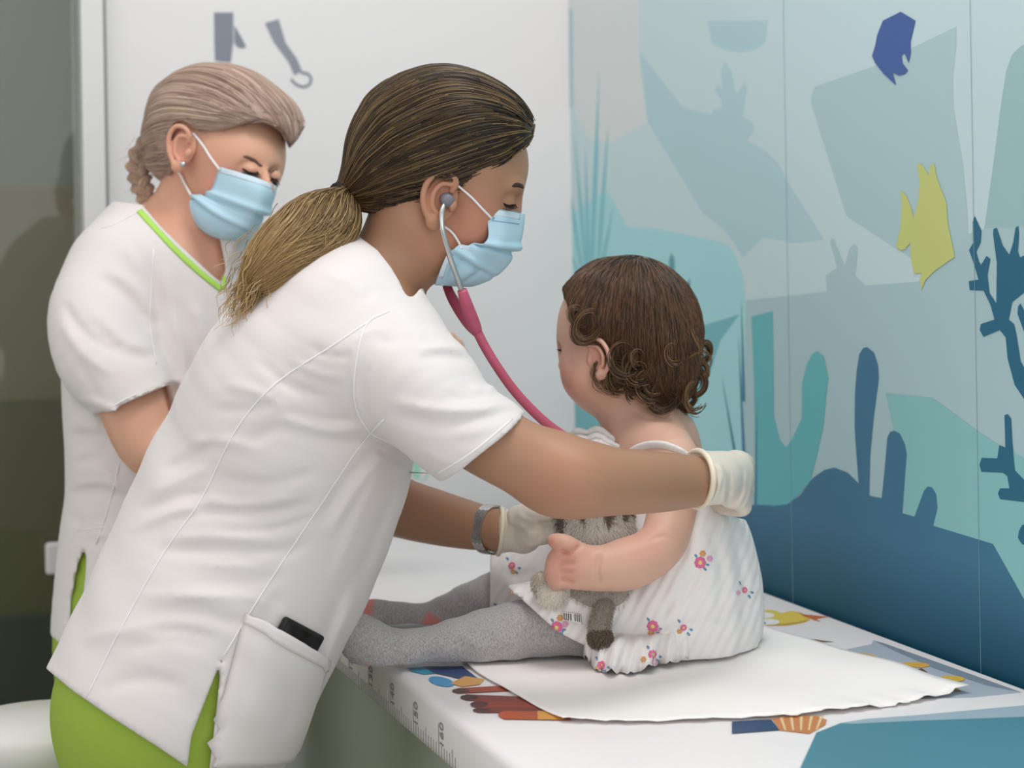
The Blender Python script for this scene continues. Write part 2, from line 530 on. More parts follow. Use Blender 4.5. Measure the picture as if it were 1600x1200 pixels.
def poly_obj(name, pts3, m, parent, th, nrm, holes=None):
    """flat shape (print): polygon in space with a thin edge"""
    bm = bmesh.new(); nrm = np.asarray(nrm)
    vs = [bm.verts.new(tuple(np.asarray(p) + nrm * th)) for p in pts3]
    f = bm.faces.new(vs); f.normal_update()
    if f.normal.dot(Vector(nrm)) < 0: f.normal_flip()
    r = bmesh.ops.triangulate(bm, faces=[f])
    me = bpy.data.meshes.new(name); bm.to_mesh(me); bm.free()
    return link(name, me, m, parent, smooth=False)
# ------------------------------------------------------------------ the room
M_WHITE = mat('white_wall_paint', '#dcd9d9', 0.55, bump=(400, 0.05))
M_FRAME = mat('white_frame', '#d2d0d0', 0.4)
M_FLOOR = mat('grey_vinyl_floor', '#9a9c98', 0.45, var=(6, 0.06))
def plane_box(name, n0, n1, t0, t1, z0, z1, m, parent=None):
    V, F = box_geo(NT((n0 + n1) / 2, (t0 + t1) / 2, (z0 + z1) / 2), n1 - n0, t1 - t0, z1 - z0, NW, TW)
    return link(name, py_mesh(name, V, F), m, parent, smooth=False)
def nt_of(p): return float(p @ NW), float(p @ TW)
n_jl = nt_of(on_back(125.5, 200))[0]; n_jr = nt_of(on_back(163.5, 200))[0]
tag(plane_box('floor', -3.0, N_WALL + 0.1, -1.0, 5.2, -0.06, 0.0, M_FLOOR), kind='structure')
tag(plane_box('wall_back', n_jr, N_WALL, T_BACK, T_BACK + 0.12, 0, 2.8, M_WHITE), kind='structure')
wall_back = bpy.data.objects['wall_back']
wall_mural = tag(plane_box('wall_right', N_WALL, N_WALL + 0.12, 0.2, T_BACK + 0.12, 0, 2.8, mat('mural_pale_blue', '#c0d6d9', 0.5, spec=0.25)), kind='structure')
# glass door at the left: white frame, tinted pane, dim corridor behind it
door = tag(plane_box('door_1', n_jl, n_jr - 0.004, T_BACK - 0.035, T_BACK + 0.12, 0, 2.8, M_FRAME), kind='structure')
link('frame_rebate', py_mesh('frame_rebate', *box_geo(NT(n_jr - 0.003, T_BACK - 0.005, 1.4), 0.012, 0.03, 2.8, NW, TW)), mat('grey_seal', '#8f8c8c', 0.6), door, smooth=False)
M_PANE = mat('smoked_glass', '#8d938c', 0.12, spec=0.6)
bs = M_PANE.node_tree.nodes['Principled BSDF']; bs.inputs['Transmission Weight'].default_value = 0.88; bs.inputs['IOR'].default_value = 1.35
bs.inputs['Roughness'].default_value = 0.01
pane = plane_box('pane', n_jl - 1.3, n_jl + 0.004, T_BACK + 0.02, T_BACK + 0.03, 0, 2.8, M_PANE, door)
tag(plane_box('wall_corridor', n_jl - 2.6, n_jl + 0.9, 4.7, 4.8, 1.45, 2.8, mat('corridor_grey_paint', '#949a92', 0.8)), kind='structure')
tag(plane_box('trim_1', n_jl - 2.6, n_jl + 0.9, 4.66, 4.8, 0.95, 1.45, mat('corridor_brown_panel', '#9a8b76', 0.7)), kind='structure')
tag(plane_box('trim_2', n_jl - 2.6, n_jl + 0.9, 4.62, 4.8, 0.45, 0.95, mat('corridor_olive_panel', '#6c6438', 0.7)), kind='structure')
tag(plane_box('baseboard_corridor', n_jl - 2.6, n_jl + 0.9, 4.58, 4.8, 0.0, 0.45, mat('corridor_dark_green', '#232d1c', 0.7)), kind='structure')
# door handle that peeks out behind the nurse
h = thing('pull_handle', 'small white handle on the dark glass door behind the blonde nurse', 'handle')
hc = on_plane(88, 872, TW, T_BACK - 0.03)
V, F = box_geo(hc, 0.035, 0.018, 0.052, NW, TW); bevel(link('grip', py_mesh('grip', V, F), M_FRAME, h, False), 0.006)
V, F = box_geo(hc + TW * 0.022, 0.02, 0.055, 0.02, NW, TW); link('post', py_mesh('post', V, F), M_FRAME, h, False)

# ------------------------------------------------------------------ prints on the two walls
def zm(X, Y): return 860 + X / 2.1622, 60 + Y / 2.1622           # two working grids used to note the mural's outlines
def z8(X, Y): return 1100 + X / 2.222, 600 + Y / 2.222
LAYER = [0]
def mural(name, color, pts, f=None, smooth=0, fade=None, label=None):
    LAYER[0] += 1
    q = [f(*p) for p in pts] if f else pts
    if smooth: q = catmull(np.array(q, float), smooth, True)
    m = color if not isinstance(color, str) else mat('mural_' + name + '_' + color[1:], color, 0.5, spec=0.25)
    if fade:                                                      # fades to a second colour towards the couch
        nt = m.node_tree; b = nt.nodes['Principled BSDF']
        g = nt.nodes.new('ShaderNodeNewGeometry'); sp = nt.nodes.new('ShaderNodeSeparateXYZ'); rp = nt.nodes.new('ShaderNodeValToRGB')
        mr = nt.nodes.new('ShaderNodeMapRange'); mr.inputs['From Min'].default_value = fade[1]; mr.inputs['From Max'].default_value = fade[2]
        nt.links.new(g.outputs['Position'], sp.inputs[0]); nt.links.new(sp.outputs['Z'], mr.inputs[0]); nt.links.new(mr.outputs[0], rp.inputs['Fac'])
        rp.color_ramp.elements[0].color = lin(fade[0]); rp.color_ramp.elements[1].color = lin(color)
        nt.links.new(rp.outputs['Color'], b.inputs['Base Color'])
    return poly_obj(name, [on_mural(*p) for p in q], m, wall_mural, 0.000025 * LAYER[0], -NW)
R_ = (1760, -40)
mural('mural_mist', '#d0d8d7', [(25, -140), (300, -140), (300, 45), (325, 285), (205, 350), (135, 345), (75, 230), (20, 180)], zm)
mural('mural_stripe', '#abc4cd', [(24, -100), (40, -100), (42, 230), (28, 230)], zm)
mural('mural_stripe', '#abc4cd', [(62, -100), (76, -100), (78, 235), (62, 235)], zm)
mural('mural_reef', '#abccd3', [(300, 45), (370, 135), (450, 235), (545, 258), (550, 240), (580, 235), (578, 208), (556, 178), (562, 160), (582, 168), (576, 110), (590, 78), (612, 110), (628, 190), (655, 150), (665, 165), (650, 262), (686, 288), (688, 315), (665, 345), (720, 375), (765, 415), (800, 480), (925, 680), (820, 690), (720, 672), (650, 740), (620, 690), (585, 645), (515, 590), (330, 285), (318, 190)], zm)
mural('mural_cloud', '#abccd3', [(530, -60), (545, 15), (590, 40), (640, 48), (690, 40), (725, 15), (735, -60)], zm)
mural('mural_block', '#a9c6ca', [(882, 225), (881, 195), (893, 163), (1090, 95), (1372, -40), (1372, 20), (1360, 130), (1362, 230), (1395, 430), (1410, 600), (1412, 700), (1300, 800), (1170, 710), (1000, 600)], zm)
mural('mural_far_block', '#9bbcbf', [(1800, -20), (1640, 5), (1590, 25), (1560, 55), (1540, 110), (1520, 240), (1500, 400), (1465, 650), (1465, 750), (1800, 750)], zm)
mural('mural_seabed', '#a7c4c8', [(650, 886), (935, 855), (930, 800), (970, 775), (945, 690), (950, 675), (960, 680), (995, 768), (1012, 705), (1028, 695), (1040, 708), (1030, 800), (1065, 835), (1240, 822), (1330, 760), (1412, 660), (1480, 640), (1820, 640), (1820, 1900), (640, 1900)], zm)
mural('mural_lagoon', '#a2d6da', [(22, 622), (60, 600), (190, 510), (260, 638), (360, 642), (575, 688), (600, 700), (620, 722), (650, 800), (660, 890), (660, 1010), (645, 1500), (22, 1500)], zm)
mural('mural_shade', '#74b4bc', [(440, 1000), (510, 972), (640, 932), (575, 1020), (540, 1130), (500, 1230), (440, 1260)], zm)
mural('mural_shade', '#74b4bc', [(880, 670), (883, 625), (900, 610), (1000, 600), (1080, 640), (1110, 670), (1105, 640), (1080, 720), (1000, 760), (884, 672)][0:5] + [(1090, 690), (1000, 720), (900, 672)])
for a, b, w in (((80, 310), (122, 790), 13), ((165, 105), (140, 790), 16), ((195, 290), (160, 790), 15), ((50, 420), (108, 790), 12), ((118, 360), (130, 790), 12), ((213, 560), (172, 790), 12), ((55, 700), (100, 800), 10)):
    mx_, my_ = (a[0] * .45 + b[0] * .55), (a[1] * .45 + b[1] * .55)
    mural('mural_blade', '#7fbfc6', [a, (mx_ + w * .5, my_), (b[0] + w * .4, b[1]), (b[0] - w * .4, b[1]), (mx_ - w * .5, my_)], zm)
mural('mural_blade', '#5b9aa5', [(410, 725), (420, 745), (424, 860), (402, 860), (402, 745)], zm)
mural('mural_blade', '#5b9aa5', [(472, 810), (474, 830), (462, 860), (448, 860)], zm)
mural('mural_blade_base', '#7fbfc6', [(85, 800), (110, 765), (175, 765), (215, 800), (215, 860), (85, 860)], zm)
mural('mural_kelp', '#63b2b8', [zm(680, 940), zm(752, 922), z8(243, 0), z8(243, 110), z8(265, 195), z8(285, 220), z8(305, 195), z8(340, 120), z8(341, 0), zm(868, 1100), zm(884, 1068), zm(902, 1056), zm(925, 1075), zm(941, 1150), z8(430, 0), z8(415, 150), z8(395, 240), z8(370, 340), z8(290, 425), z8(180, 425), z8(175, 0)])
mural('mural_shallows', '#86bebe', [z8(632, 32), z8(795, 48), z8(960, 170), z8(1030, 215), z8(1400, 400), z8(1400, 1200), z8(1005, 700), z8(700, 520), z8(690, 300)])
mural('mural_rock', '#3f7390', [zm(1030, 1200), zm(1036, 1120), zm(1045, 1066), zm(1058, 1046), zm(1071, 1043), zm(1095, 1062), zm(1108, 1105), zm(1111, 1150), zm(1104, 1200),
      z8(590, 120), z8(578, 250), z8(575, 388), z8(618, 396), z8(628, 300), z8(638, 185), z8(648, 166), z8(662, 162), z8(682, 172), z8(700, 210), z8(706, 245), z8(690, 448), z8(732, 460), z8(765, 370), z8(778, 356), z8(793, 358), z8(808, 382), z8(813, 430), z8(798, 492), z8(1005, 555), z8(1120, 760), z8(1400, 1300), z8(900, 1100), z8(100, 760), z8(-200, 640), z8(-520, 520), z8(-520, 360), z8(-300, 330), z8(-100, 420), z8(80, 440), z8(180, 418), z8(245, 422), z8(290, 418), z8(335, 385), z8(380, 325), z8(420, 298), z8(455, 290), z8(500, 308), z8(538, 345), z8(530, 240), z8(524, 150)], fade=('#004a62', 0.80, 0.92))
for a, b, w in ((z8(120, -180), z8(140, 260), 2.6), (z8(62, -30), z8(112, 260), 2.2), (z8(186, 50), z8(180, 425), 2.4), (zm(646, 880), z8(139, 60), 2.6)):
    mural('mural_reed', '#49809a', [a, (b[0] + w, b[1]), (b[0] - w, b[1])])
mural('mural_coral', '#2b6680', [(1435, 600), (1458, 650), (1455, 690), (1440, 720), (1450, 755), (1457, 765), (1475, 735), (1488, 745), (1478, 800), (1485, 860), (1508, 895), (1510, 760), (1497, 660), (1499, 643), (1510, 640), (1530, 700), (1552, 731), (1565, 690), (1573, 640), (1582, 633), (1585, 660), (1581, 720), (1588, 740), (1610, 730), (1680, 600), (1700, 620), (1640, 790), (1600, 860), (1562, 890), (1550, 950), (1568, 965), (1576, 1000), (1590, 1090), (1640, 1180), (1650, 1240), (1610, 1230), (1570, 1170), (1546, 1080), (1540, 1010), (1520, 985), (1465, 1008), (1452, 985), (1456, 965), (1502, 950), (1488, 900), (1465, 852), (1418, 850), (1415, 820), (1448, 815), (1435, 770), (1416, 715), (1430, 690), (1428, 620)], zm)
mural('mural_coral', '#2b6680', [(1045, 108), (1056, 104), (1068, 120), (1072, 200), (1082, 300), (1125, 345), (1180, 300), (1200, 420), (1030, 400), (1022, 380), (1030, 362), (1062, 362), (1055, 320), (1040, 308), (965, 305), (958, 280), (966, 256), (1020, 258), (1027, 212), (1048, 220)], z8)
mural('mural_coral', '#2b6680', [(1095, 510), (1106, 490), (1180, 470), (1180, 580), (1106, 556), (1092, 535)], z8)
mural('mural_coral', '#2b6680', [(1582, 905), (1590, 896), (1640, 990), (1680, 1100), (1650, 1110), (1600, 985), (1580, 930)], zm)
mural('mural_blue_fish', '#44609c', [(1125, -60), (1105, -10), (1100, 20), (1088, 60), (1100, 85), (1128, 120), (1170, 159), (1158, 116), (1180, 126), (1200, 120), (1210, 108), (1192, 85), (1188, 58), (1198, 50), (1212, 82), (1219, 50), (1218, 10), (1235, -60), (1185, -90)], zm)
mural('mural_yellow_fish', '#c0c87a', [(1240, 425), (1252, 424), (1262, 432), (1280, 462), (1288, 424), (1299, 424), (1306, 465), (1322, 510), (1340, 555), (1344, 620), (1368, 738), (1300, 785), (1270, 815), (1255, 850), (1250, 812), (1256, 792), (1230, 795), (1219, 740), (1218, 690), (1200, 712), (1185, 716), (1170, 706), (1184, 640), (1189, 560), (1185, 512), (1205, 532), (1220, 570), (1230, 608), (1244, 550), (1250, 490)], zm)
for X0, X1 in ((1519.4, 1534), (1227.3, 1242)):                 # joints between the mural's paper lengths
    a, b = on_mural(X0, 60), on_mural(X1, 1190)
    c0 = on_mural((X0 + X1) / 2, 600); c0 = c0 - NW * (0.000025 * LAYER[0] + 0.0003)
    V, F = box_geo(NT(nt_of(c0)[0], nt_of(c0)[1], 1.4), 0.0003, 0.0006, 2.8, NW, TW)
    link('paper_joint', py_mesh('paper_joint', V, F), mat('joint_line', '#86a6ae', 0.6), wall_mural, smooth=False)
def zb(X, Y): return X / 2.963, 60 + Y / 2.963
def backprint(name, color, pts, f, k):
    return poly_obj(name, [on_back(*f(*p)) for p in pts], mat(name + '_ink', color, 0.55), wall_back, 0.0005 * k, -TW)
backprint('print_grey_figure', '#7d818d', [(990, -120), (1080, -120), (1080, 20), (1068, 112), (995, 105), (992, 20)], zb, 1)
backprint('print_grey_figure', '#7d818d', [(1085, -60), (1120, 0), (1140, 40), (1120, 46), (1098, 40), (1085, 20)], zb, 2)
backprint('print_grey_arm', '#868a94', [(1225, -70), (1290, -90), (1322, 20), (1375, 95), (1398, 152), (1362, 172), (1335, 110), (1268, 20)], zb, 1)
hk = catmull(np.array([(1392, 158), (1425, 165), (1440, 190), (1428, 216), (1400, 224), (1370, 212), (1346, 188)], float), 5)
tg = np.gradient(hk, axis=0); tg /= np.linalg.norm(tg, axis=1)[:, None]; nn = np.column_stack([-tg[:, 1], tg[:, 0]])
backprint('print_grey_hook', '#7d818d', [tuple(p) for p in np.vstack([hk + nn * 6, (hk - nn * 6)[::-1]])], zb, 2)
def zt(X, Y): return 560 + X / 4.706, 620 + Y / 4.706
backprint('print_green_bar', '#9fd0bd', [(398, 430), (455, 478), (452, 612), (398, 590)], zt, 1)
arc = catmull(np.array([(490, 470), (512, 530), (505, 585), (470, 615)], float), 5)
tg = np.gradient(arc, axis=0); tg /= np.linalg.norm(tg, axis=1)[:, None]; nn = np.column_stack([-tg[:, 1], tg[:, 0]])
backprint('print_green_arc', '#a9cfc0', [tuple(p) for p in np.vstack([arc + nn * 7, (arc - nn * 7)[::-1]])], zt, 1)

# ------------------------------------------------------------------ examination couch
N0, N1, T0, T1 = 0.5775, 1.196, 1.15, 3.16
couch = thing('examination_couch', 'white examination couch with a printed cover and a ruler along its side', 'couch', loc=tuple(NT(0.9, 2.1, 0)))
def child_of(o, par):
    o.parent = par; o.matrix_parent_inverse = Matrix.Translation(-Vector(par.location)); return o
M_VINYL = mat('white_vinyl_cover', '#ece8e8', 0.38, bump=(60, 0.06), spec=0.45)
ys = [(-1, 0)]
def rounded_slab(n0, n1, t0, t1, z0, z1, r):
    V, F = box_geo(NT((n0 + n1) / 2, (t0 + t1) / 2, (z0 + z1) / 2), n1 - n0, t1 - t0, z1 - z0, NW, TW); return V, F
o = link('mattress', py_mesh('mattress', *rounded_slab(N0, N1, T0, T1, BED_Z - 0.062, BED_Z, 0)), M_VINYL); child_of(o, couch); bevel(o, 0.012, 4)
M_CAB = mat('pale_grey_laminate', '#b9bdb2', 0.5)
o = link('cabinet', py_mesh('cabinet', *rounded_slab(N0 + 0.035, N1, T0 + 0.02, T1 - 0.01, 0.09, BED_Z - 0.064, 0)), M_CAB, smooth=False); child_of(o, couch); bevel(o, 0.004, 2)
o = link('plinth', py_mesh('plinth', *rounded_slab(N0 + 0.09, N1, T0 + 0.06, T1 - 0.02, 0.0, 0.09, 0)), mat('dark_plinth', '#5a5c58', 0.6), smooth=False); child_of(o, couch)
# ruler printed on the near side
M_INK = mat('grey_ruler_ink', '#8d8d88', 0.6)
t_ref = nt_of(on_plane(646, 1100, NW, N0))[1]                    # the 150 line
geo = []
for k in range(-16, 150):
    t = t_ref + k * 0.01
    if t > T1 - 0.03 or t < T0 + 0.02: continue
    L = 0.036 if k % 10 == 0 else (0.020 if k % 5 == 0 else 0.014)
    zc = BED_Z - 0.056 + L / 2
    geo.append(box_geo(NT(N0 - 0.0004, t, zc), 0.0006, 0.0009, L, NW, TW))
o = link('ruler_marks', py_mesh('ruler_marks', *join_geo(geo)), M_INK, smooth=False); child_of(o, couch); o['kind'] = 'stuff'
for k in range(-1, 13):
    t = t_ref + k * 0.1 - 0.012
    if t < T0 + 0.03 or t > T1 - 0.05: continue
    cu = bpy.data.curves.new('ruler_number', 'FONT'); cu.body = str(150 - 10 * k); cu.size = 0.019; cu.align_x = 'CENTER'; cu.align_y = 'CENTER'; cu.extrude = 0.0003
    tmp = bpy.data.objects.new('number_text', cu)
    me = bpy.data.meshes.new_from_object(tmp); bpy.data.objects.remove(tmp)
    o = link('ruler_number', me, M_INK, smooth=False)
    # reads from the couch: baseline runs down the side
    X = Vector((0, 0, 1)); Z = Vector(-NW); Y = Z.cross(X)
    p = NT(N0 - 0.0006, t, BED_Z - 0.030)
    o.matrix_world = Matrix(((X.x, Y.x, Z.x, p[0]), (X.y, Y.y, Z.y, p[1]), (X.z, Y.z, Z.z, p[2]), (0, 0, 0, 1)))
    mw = o.matrix_world.copy(); o.parent = couch; o.matrix_parent_inverse = Matrix.Translation(-Vector(couch.location))
# pictures printed on the cover
KL = [0]
def bedprint(name, color, pts, f=None, smooth=0, k=None, rough=0.4):
    KL[0] += 1
    q = [f(*p) for p in pts] if f else pts
    if smooth: q = catmull(np.array(q, float), smooth, True)
    m = color if not isinstance(color, str) else mat('print_' + color[1:], color, rough)
    o = poly_obj(name, [on_bed(*p) for p in q], m, None, 0.00003 * (KL[0] if k is None else k), (0, 0, 1))
    return child_of(o, couch)
def z5(X, Y): return 500 + X / 2.162, 880 + Y / 2.162
def z9(X, Y): return 1160 + X / 3.636, 900 + Y / 3.636
def ring(cx, cy, rx, ry, rot=0, n=20):
    a = math.radians(rot); return [(cx + rx * math.cos(t) * math.cos(a) - ry * math.sin(t) * math.sin(a), cy + rx * math.cos(t) * math.sin(a) + ry * math.sin(t) * math.cos(a)) for t in np.linspace(0, 2 * math.pi, n, endpoint=False)]
bedprint('print_panel', '#aab4bf', [(540, 427), (735, 387), (742, 365), (800, 380), (1590, 662), (1300, 692), (1000, 700), (560, 560)], z9)
bedprint('print_panel_edge', '#7f8c9a', [(742, 365), (800, 380), (1590, 662), (1400, 626), (1100, 530), (860, 425)], z9)
bedprint('print_panel', '#4f8797', [(560, 835), (700, 812), (1000, 790), (1600, 735), (1750, 720), (1750, 1150), (300, 1150), (420, 890)], z9)
bedprint('print_panel_edge', '#9fb4c0', [(560, 835), (700, 812), (1000, 790), (1600, 735), (1750, 720), (1750, 790), (1600, 800), (1000, 822), (620, 840)], z9)
bedprint('print_chick', '#dcc550', [(20, 250), (50, 205), (110, 192), (180, 196), (225, 210), (270, 200), (330, 208), (385, 238), (360, 262), (260, 282), (150, 284), (60, 280)], z9, 3)
bedprint('print_chick_shade', '#c69a3e', [(150, 284), (260, 282), (360, 262), (385, 245), (330, 258), (230, 272), (120, 276)], z9)
bedprint('print_beak', '#c46a3a', [(312, 203), (345, 218), (495, 232), (420, 246), (450, 262), (405, 252), (380, 240), (350, 232)], z9)
for cx, cy in ((120, 224), (150, 262)):
    bedprint('print_eye', '#e8e8e4', ring(cx, cy, 62, 17), z9)
    bedprint('print_pupil', '#1c3040', ring(cx - 40, cy + 6, 24, 7), z9)
bedprint('print_feather', '#8d6a4a', [(315, 352), (420, 362), (522, 376), (400, 379)], z9)
bedprint('print_scribble', '#8b9199', [(90, 118), (130, 132), (112, 136), (85, 128)], z9)
bedprint('print_bug_head', '#d8a93a', ring(700, 466, 78, 24, 6), z9); bedprint('print_bug_mouth', '#c46a70', ring(655, 460, 52, 14, 8), z9)
bedprint('print_bug_arm', '#d9b23c', [(830, 512), (900, 500), (920, 512), (860, 522)], z9); bedprint('print_bug_hand', '#d9a83c', ring(985, 506, 80, 14, 3), z9)
bedprint('print_bug_body', '#6a4c3e', [(820, 520), (880, 520), (950, 530), (985, 535), (1018, 525), (1050, 548), (1050, 572), (990, 576), (900, 556), (850, 540)], z9)
bedprint('print_bug_leg', '#d9b23c', [(870, 556), (990, 580), (1120, 576), (1120, 592), (960, 596), (880, 580)], z9); bedprint('print_bug_hand', '#d8b040', ring(1190, 586, 74, 17, 2), z9)
bedprint('print_bug_wing', '#d29a4a', [(1060, 618), (1150, 624), (1210, 636), (1245, 655), (1160, 655)], z9)
bedprint('print_flower', '#c9814a', [(170, 815), (300, 798), (420, 798), (480, 820), (470, 850), (380, 900), (210, 880)], z9)
for i in range(5): bedprint('print_flower_ray', '#e6c89a', [(210 + i * 58, 806 - i * 1.5), (228 + i * 58, 804 - i * 1.5), (250 + i * 44, 880), (240 + i * 44, 880)], z9)
bedprint('print_blue_corner', '#20406a', [(-60, 832), (80, 822), (165, 820), (210, 880), (-60, 900)], z9)
# left row of pictures
bedprint('print_fish', '#3f9fc0', [(295, 356), (370, 350), (470, 352), (420, 372), (350, 378), (310, 368)], z5)
bedprint('print_fish', '#3a4f7a', [(350, 352), (480, 350), (545, 400), (505, 402), (440, 385), (380, 372)], z5)
bedprint('print_fish', '#4f9ccf', ring(410, 402, 44, 15, 12), z5); bedprint('print_fish_tail', '#d9a45c', [(440, 408), (490, 384), (555, 394), (540, 412), (480, 420)], z5)
for i, (x0, y0, x1, y1, w) in enumerate(((450, 434, 640, 424, 9), (478, 456, 690, 464, 10), (512, 480, 740, 484, 12), (520, 500, 760, 500, 8), (606, 516, 830, 520, 14))):
    bedprint('print_crayon', ('#a5503a', '#8a3f35', '#9c3f2e', '#7c342c', '#b5542e')[i], [(x0, y0 + w * .2), (x0 + 14, y0 - w), (x1, y1 - w), (x1 + 20, y1 + w), (x0 + 14, y0 + w)], z5)
    bedprint('print_crayon_tip', ('#5d3a3a', '#4c3030', '#5a2c2c', '#4c2c2a', '#c04e2a')[i], ring(x0 + 26, y0, 30, w * .9), z5)
bedprint('print_crayon_band', '#dca04a', [(735, 503), (770, 503), (830, 532), (735, 532)], z5)

# paper sheet, its crumpled end and its thickness
ps = thing('paper_sheet', 'white paper sheet under the seated toddler, crumpled at its near edge', 'paper')
edge_r = [(1120, 930), (1180, 972), (1240, 995), (1300, 1012), (1380, 1035), (1450, 1062), (1513, 1083)]
edge_l = [(700, 1010), (735, 1046), (765, 1066), (800, 1086), (840, 1108), (862, 1120), (880, 1131)]
nu, nv = 60, 44
eL = catmull(np.array(edge_l, float), 8); eR = catmull(np.array(edge_r, float), 8)
bl = catmull(np.array([(880, 1131), (1000, 1133), (1170, 1126), (1290, 1118), (1380, 1108), (1440, 1098), (1513, 1083)], float), 12)
G = np.zeros((nv, nu, 3))
for j in range(nv):
    v = j / (nv - 1)
    a = eL[int(v * (len(eL) - 1))]; b = eR[int(v * (len(eR) - 1))]
    for i in range(nu):
        u = i / (nu - 1)
        base = a * (1 - u) + b * u
        bottom = bl[int(u * (len(bl) - 1))]; chord = eL[-1] * (1 - u) + eR[-1] * u
        p = base + (bottom - chord) * v ** 2
        w = on_bed(*p)
        n_, t_ = nt_of(w)
        z = 0.0035 + 0.0014 * math.sin(n_ * 23 + t_ * 17) + 0.0012 * math.sin(n_ * 9 - t_ * 31 + 1) + 0.0016 * max(0, math.sin(n_ * 14 + t_ * 6)) ** 4
        if v > 0.86: z += (v - 0.86) / 0.14 * (0.002 + 0.0012 * math.sin(i * 0.9) + 0.0015 * math.sin(i * 0.37 + 2)) * (0.3 + u)
        if u > 0.9 and v > .8: z += (u - 0.9) / 0.1 * 0.004 * (v - .8) / .2
        jit = 0.0025 * math.sin(i * 1.9) * (v > 0.97)
        G[j, i] = w + np.array([0, jit, z])
V, F = sheet_geo(G, 0.0006)
link('sheet', py_mesh('sheet', V, F), mat('white_tissue_paper', '#f8f3f0', 0.75, bump=(25, 0.12)), ps)

# round stool at the lower left
st = thing('round_stool', 'white round stool at the lower left, behind the nurse with the ponytail', 'stool')
sc = P(66, 1121, 2.42)
link('seat', py_mesh('seat', *lathe_geo([(0.02, -0.05), (0.09, -0.05), (0.104, -0.038), (0.107, -0.014), (0.098, 0.0), (0.02, 0.003)], sc, 48)), mat('white_stool_vinyl', '#d9d8d2', 0.45), st)
MS = mat('chrome', '#c9c9c9', 0.2, 1.0)
link('column', py_mesh('column', *lathe_geo([(0.025, -sc[2] + 0.06), (0.025, -0.05)], sc, 16)), MS, st)
for k in range(5):
    a = 2 * math.pi * k / 5
    e = np.array([sc[0] + 0.14 * math.cos(a), sc[1] + 0.14 * math.sin(a), 0.055]); c0 = np.array([sc[0], sc[1], 0.08])
    leg = tube_obj('leg', [c0, e], [0.018, 0.013], MS, st, 8, res=0)
    V, F = lathe_geo([(0.004, -0.014), (0.02, -0.012), (0.026, 0), (0.02, 0.012), (0.004, 0.014)], np.array([e[0], e[1], 0.026]), 12, (math.sin(a), -math.cos(a), 0))
    link('caster', py_mesh('caster', V, F), mat('dark_rubber', '#303030', 0.6), leg)
# ------------------------------------------------------------------ shared materials for people
M_SKIN = tint_mat(mat('skin_tanned', '#a67d62', 0.5, sss=0.12, bump=(260, 0.08), var=(14, 0.05)), '#c9866e')
M_SKINB = tint_mat(mat('skin_light', '#d3a287', 0.5, sss=0.12, bump=(260, 0.08), var=(14, 0.05)), '#cf8c78')
M_SKINC = tint_mat(mat('skin_toddler', '#d4ab96', 0.5, sss=0.15, var=(14, 0.04)), '#dd8f80')
M_CLOTH = mat('white_uniform_cotton', '#dbd5d3', 0.8, bump=(900, 0.12), sheen=0.1, spec=0.2)
M_SEAM = mat('white_seam_thread', '#ece8e7', 0.8)
M_GREEN = mat('lime_green_cotton', '#93ad44', 0.8, bump=(700, 0.12), spec=0.2)
M_TRIM = mat('lime_green_trim', '#a9d75c', 0.7)
M_MASK = mat('blue_mask_fabric', '#b3d3e2', 0.8, bump=(1200, 0.12), spec=0.2)
M_MASKW = mat('pale_mask_edge', '#c9dbe6', 0.8)
M_LOOP = mat('white_elastic', '#e8e6e6', 0.7)
M_LASH = mat('dark_lash', '#1d1512', 0.6)
M_BROW = mat('dark_brow', '#3a2a22', 0.7)
M_BROWB = mat('brown_brow', '#6a4a40', 0.7)
M_GLOVE = mat('latex_glove', '#ddd3c6', 0.42, spec=0.5, sss=0.1, var=(30, 0.03))
M_STEEL = mat('polished_steel', '#c8c8c8', 0.22, 1.0)
M_SHOE = mat('white_clog', '#d6d6d4', 0.5)
M_PINK = mat('raspberry_rubber', '#bf5870', 0.38, spec=0.5)
M_BLACK = mat('black_elastic', '#151414', 0.6)

def make_ear(c, fwd, up, out, size, fine=0.0016):
    """an ear: rim, inner ridge, bowl and lobe; c = its middle, out = away from the head"""
    fwd, up, out = [np.asarray(v, float) / np.linalg.norm(v) for v in (fwd, up, out)]
    s = size
    L = lambda f, u, o: np.asarray(c) + (fwd * f + up * u + out * o) * s
    F = Field()
    F.ell(L(0.0, 0.02, -0.05), (0.30 * s, 0.11 * s, 0.44 * s), np.array([fwd, out, up]), 0)
    F.ell(L(0.06, 0.0, 0.13), (0.17 * s, 0.17 * s, 0.30 * s), np.array([fwd, out, up]), 0.008 * s / 0.06, 's')
    rim = [(0.16, 0.20, -0.02), (0.19, 0.36, 0.03), (0.06, 0.47, 0.08), (-0.16, 0.44, 0.12), (-0.30, 0.24, 0.13), (-0.32, 0.0, 0.12), (-0.24, -0.22, 0.10), (-0.10, -0.38, 0.08)]
    F.tube([(L(*p), 0.055 * s) for p in rim], 0.03 * s, raw=True)
    F.tube([(L(*p), 0.045 * s) for p in [(0.10, 0.30, 0.05), (-0.06, 0.26, 0.08), (-0.15, 0.08, 0.09), (-0.12, -0.14, 0.08), (0.0, -0.24, 0.06)]], 0.05 * s, raw=True)
    F.ell(L(0.22, -0.04, 0.04), (0.07 * s, 0.07 * s, 0.11 * s), np.array([fwd, out, up]), 0.06 * s)
    F.ell(L(-0.02, -0.40, 0.04), (0.14 * s, 0.08 * s, 0.13 * s), np.array([fwd, out, up]), 0.08 * s)
    return sculpt(F, fine)

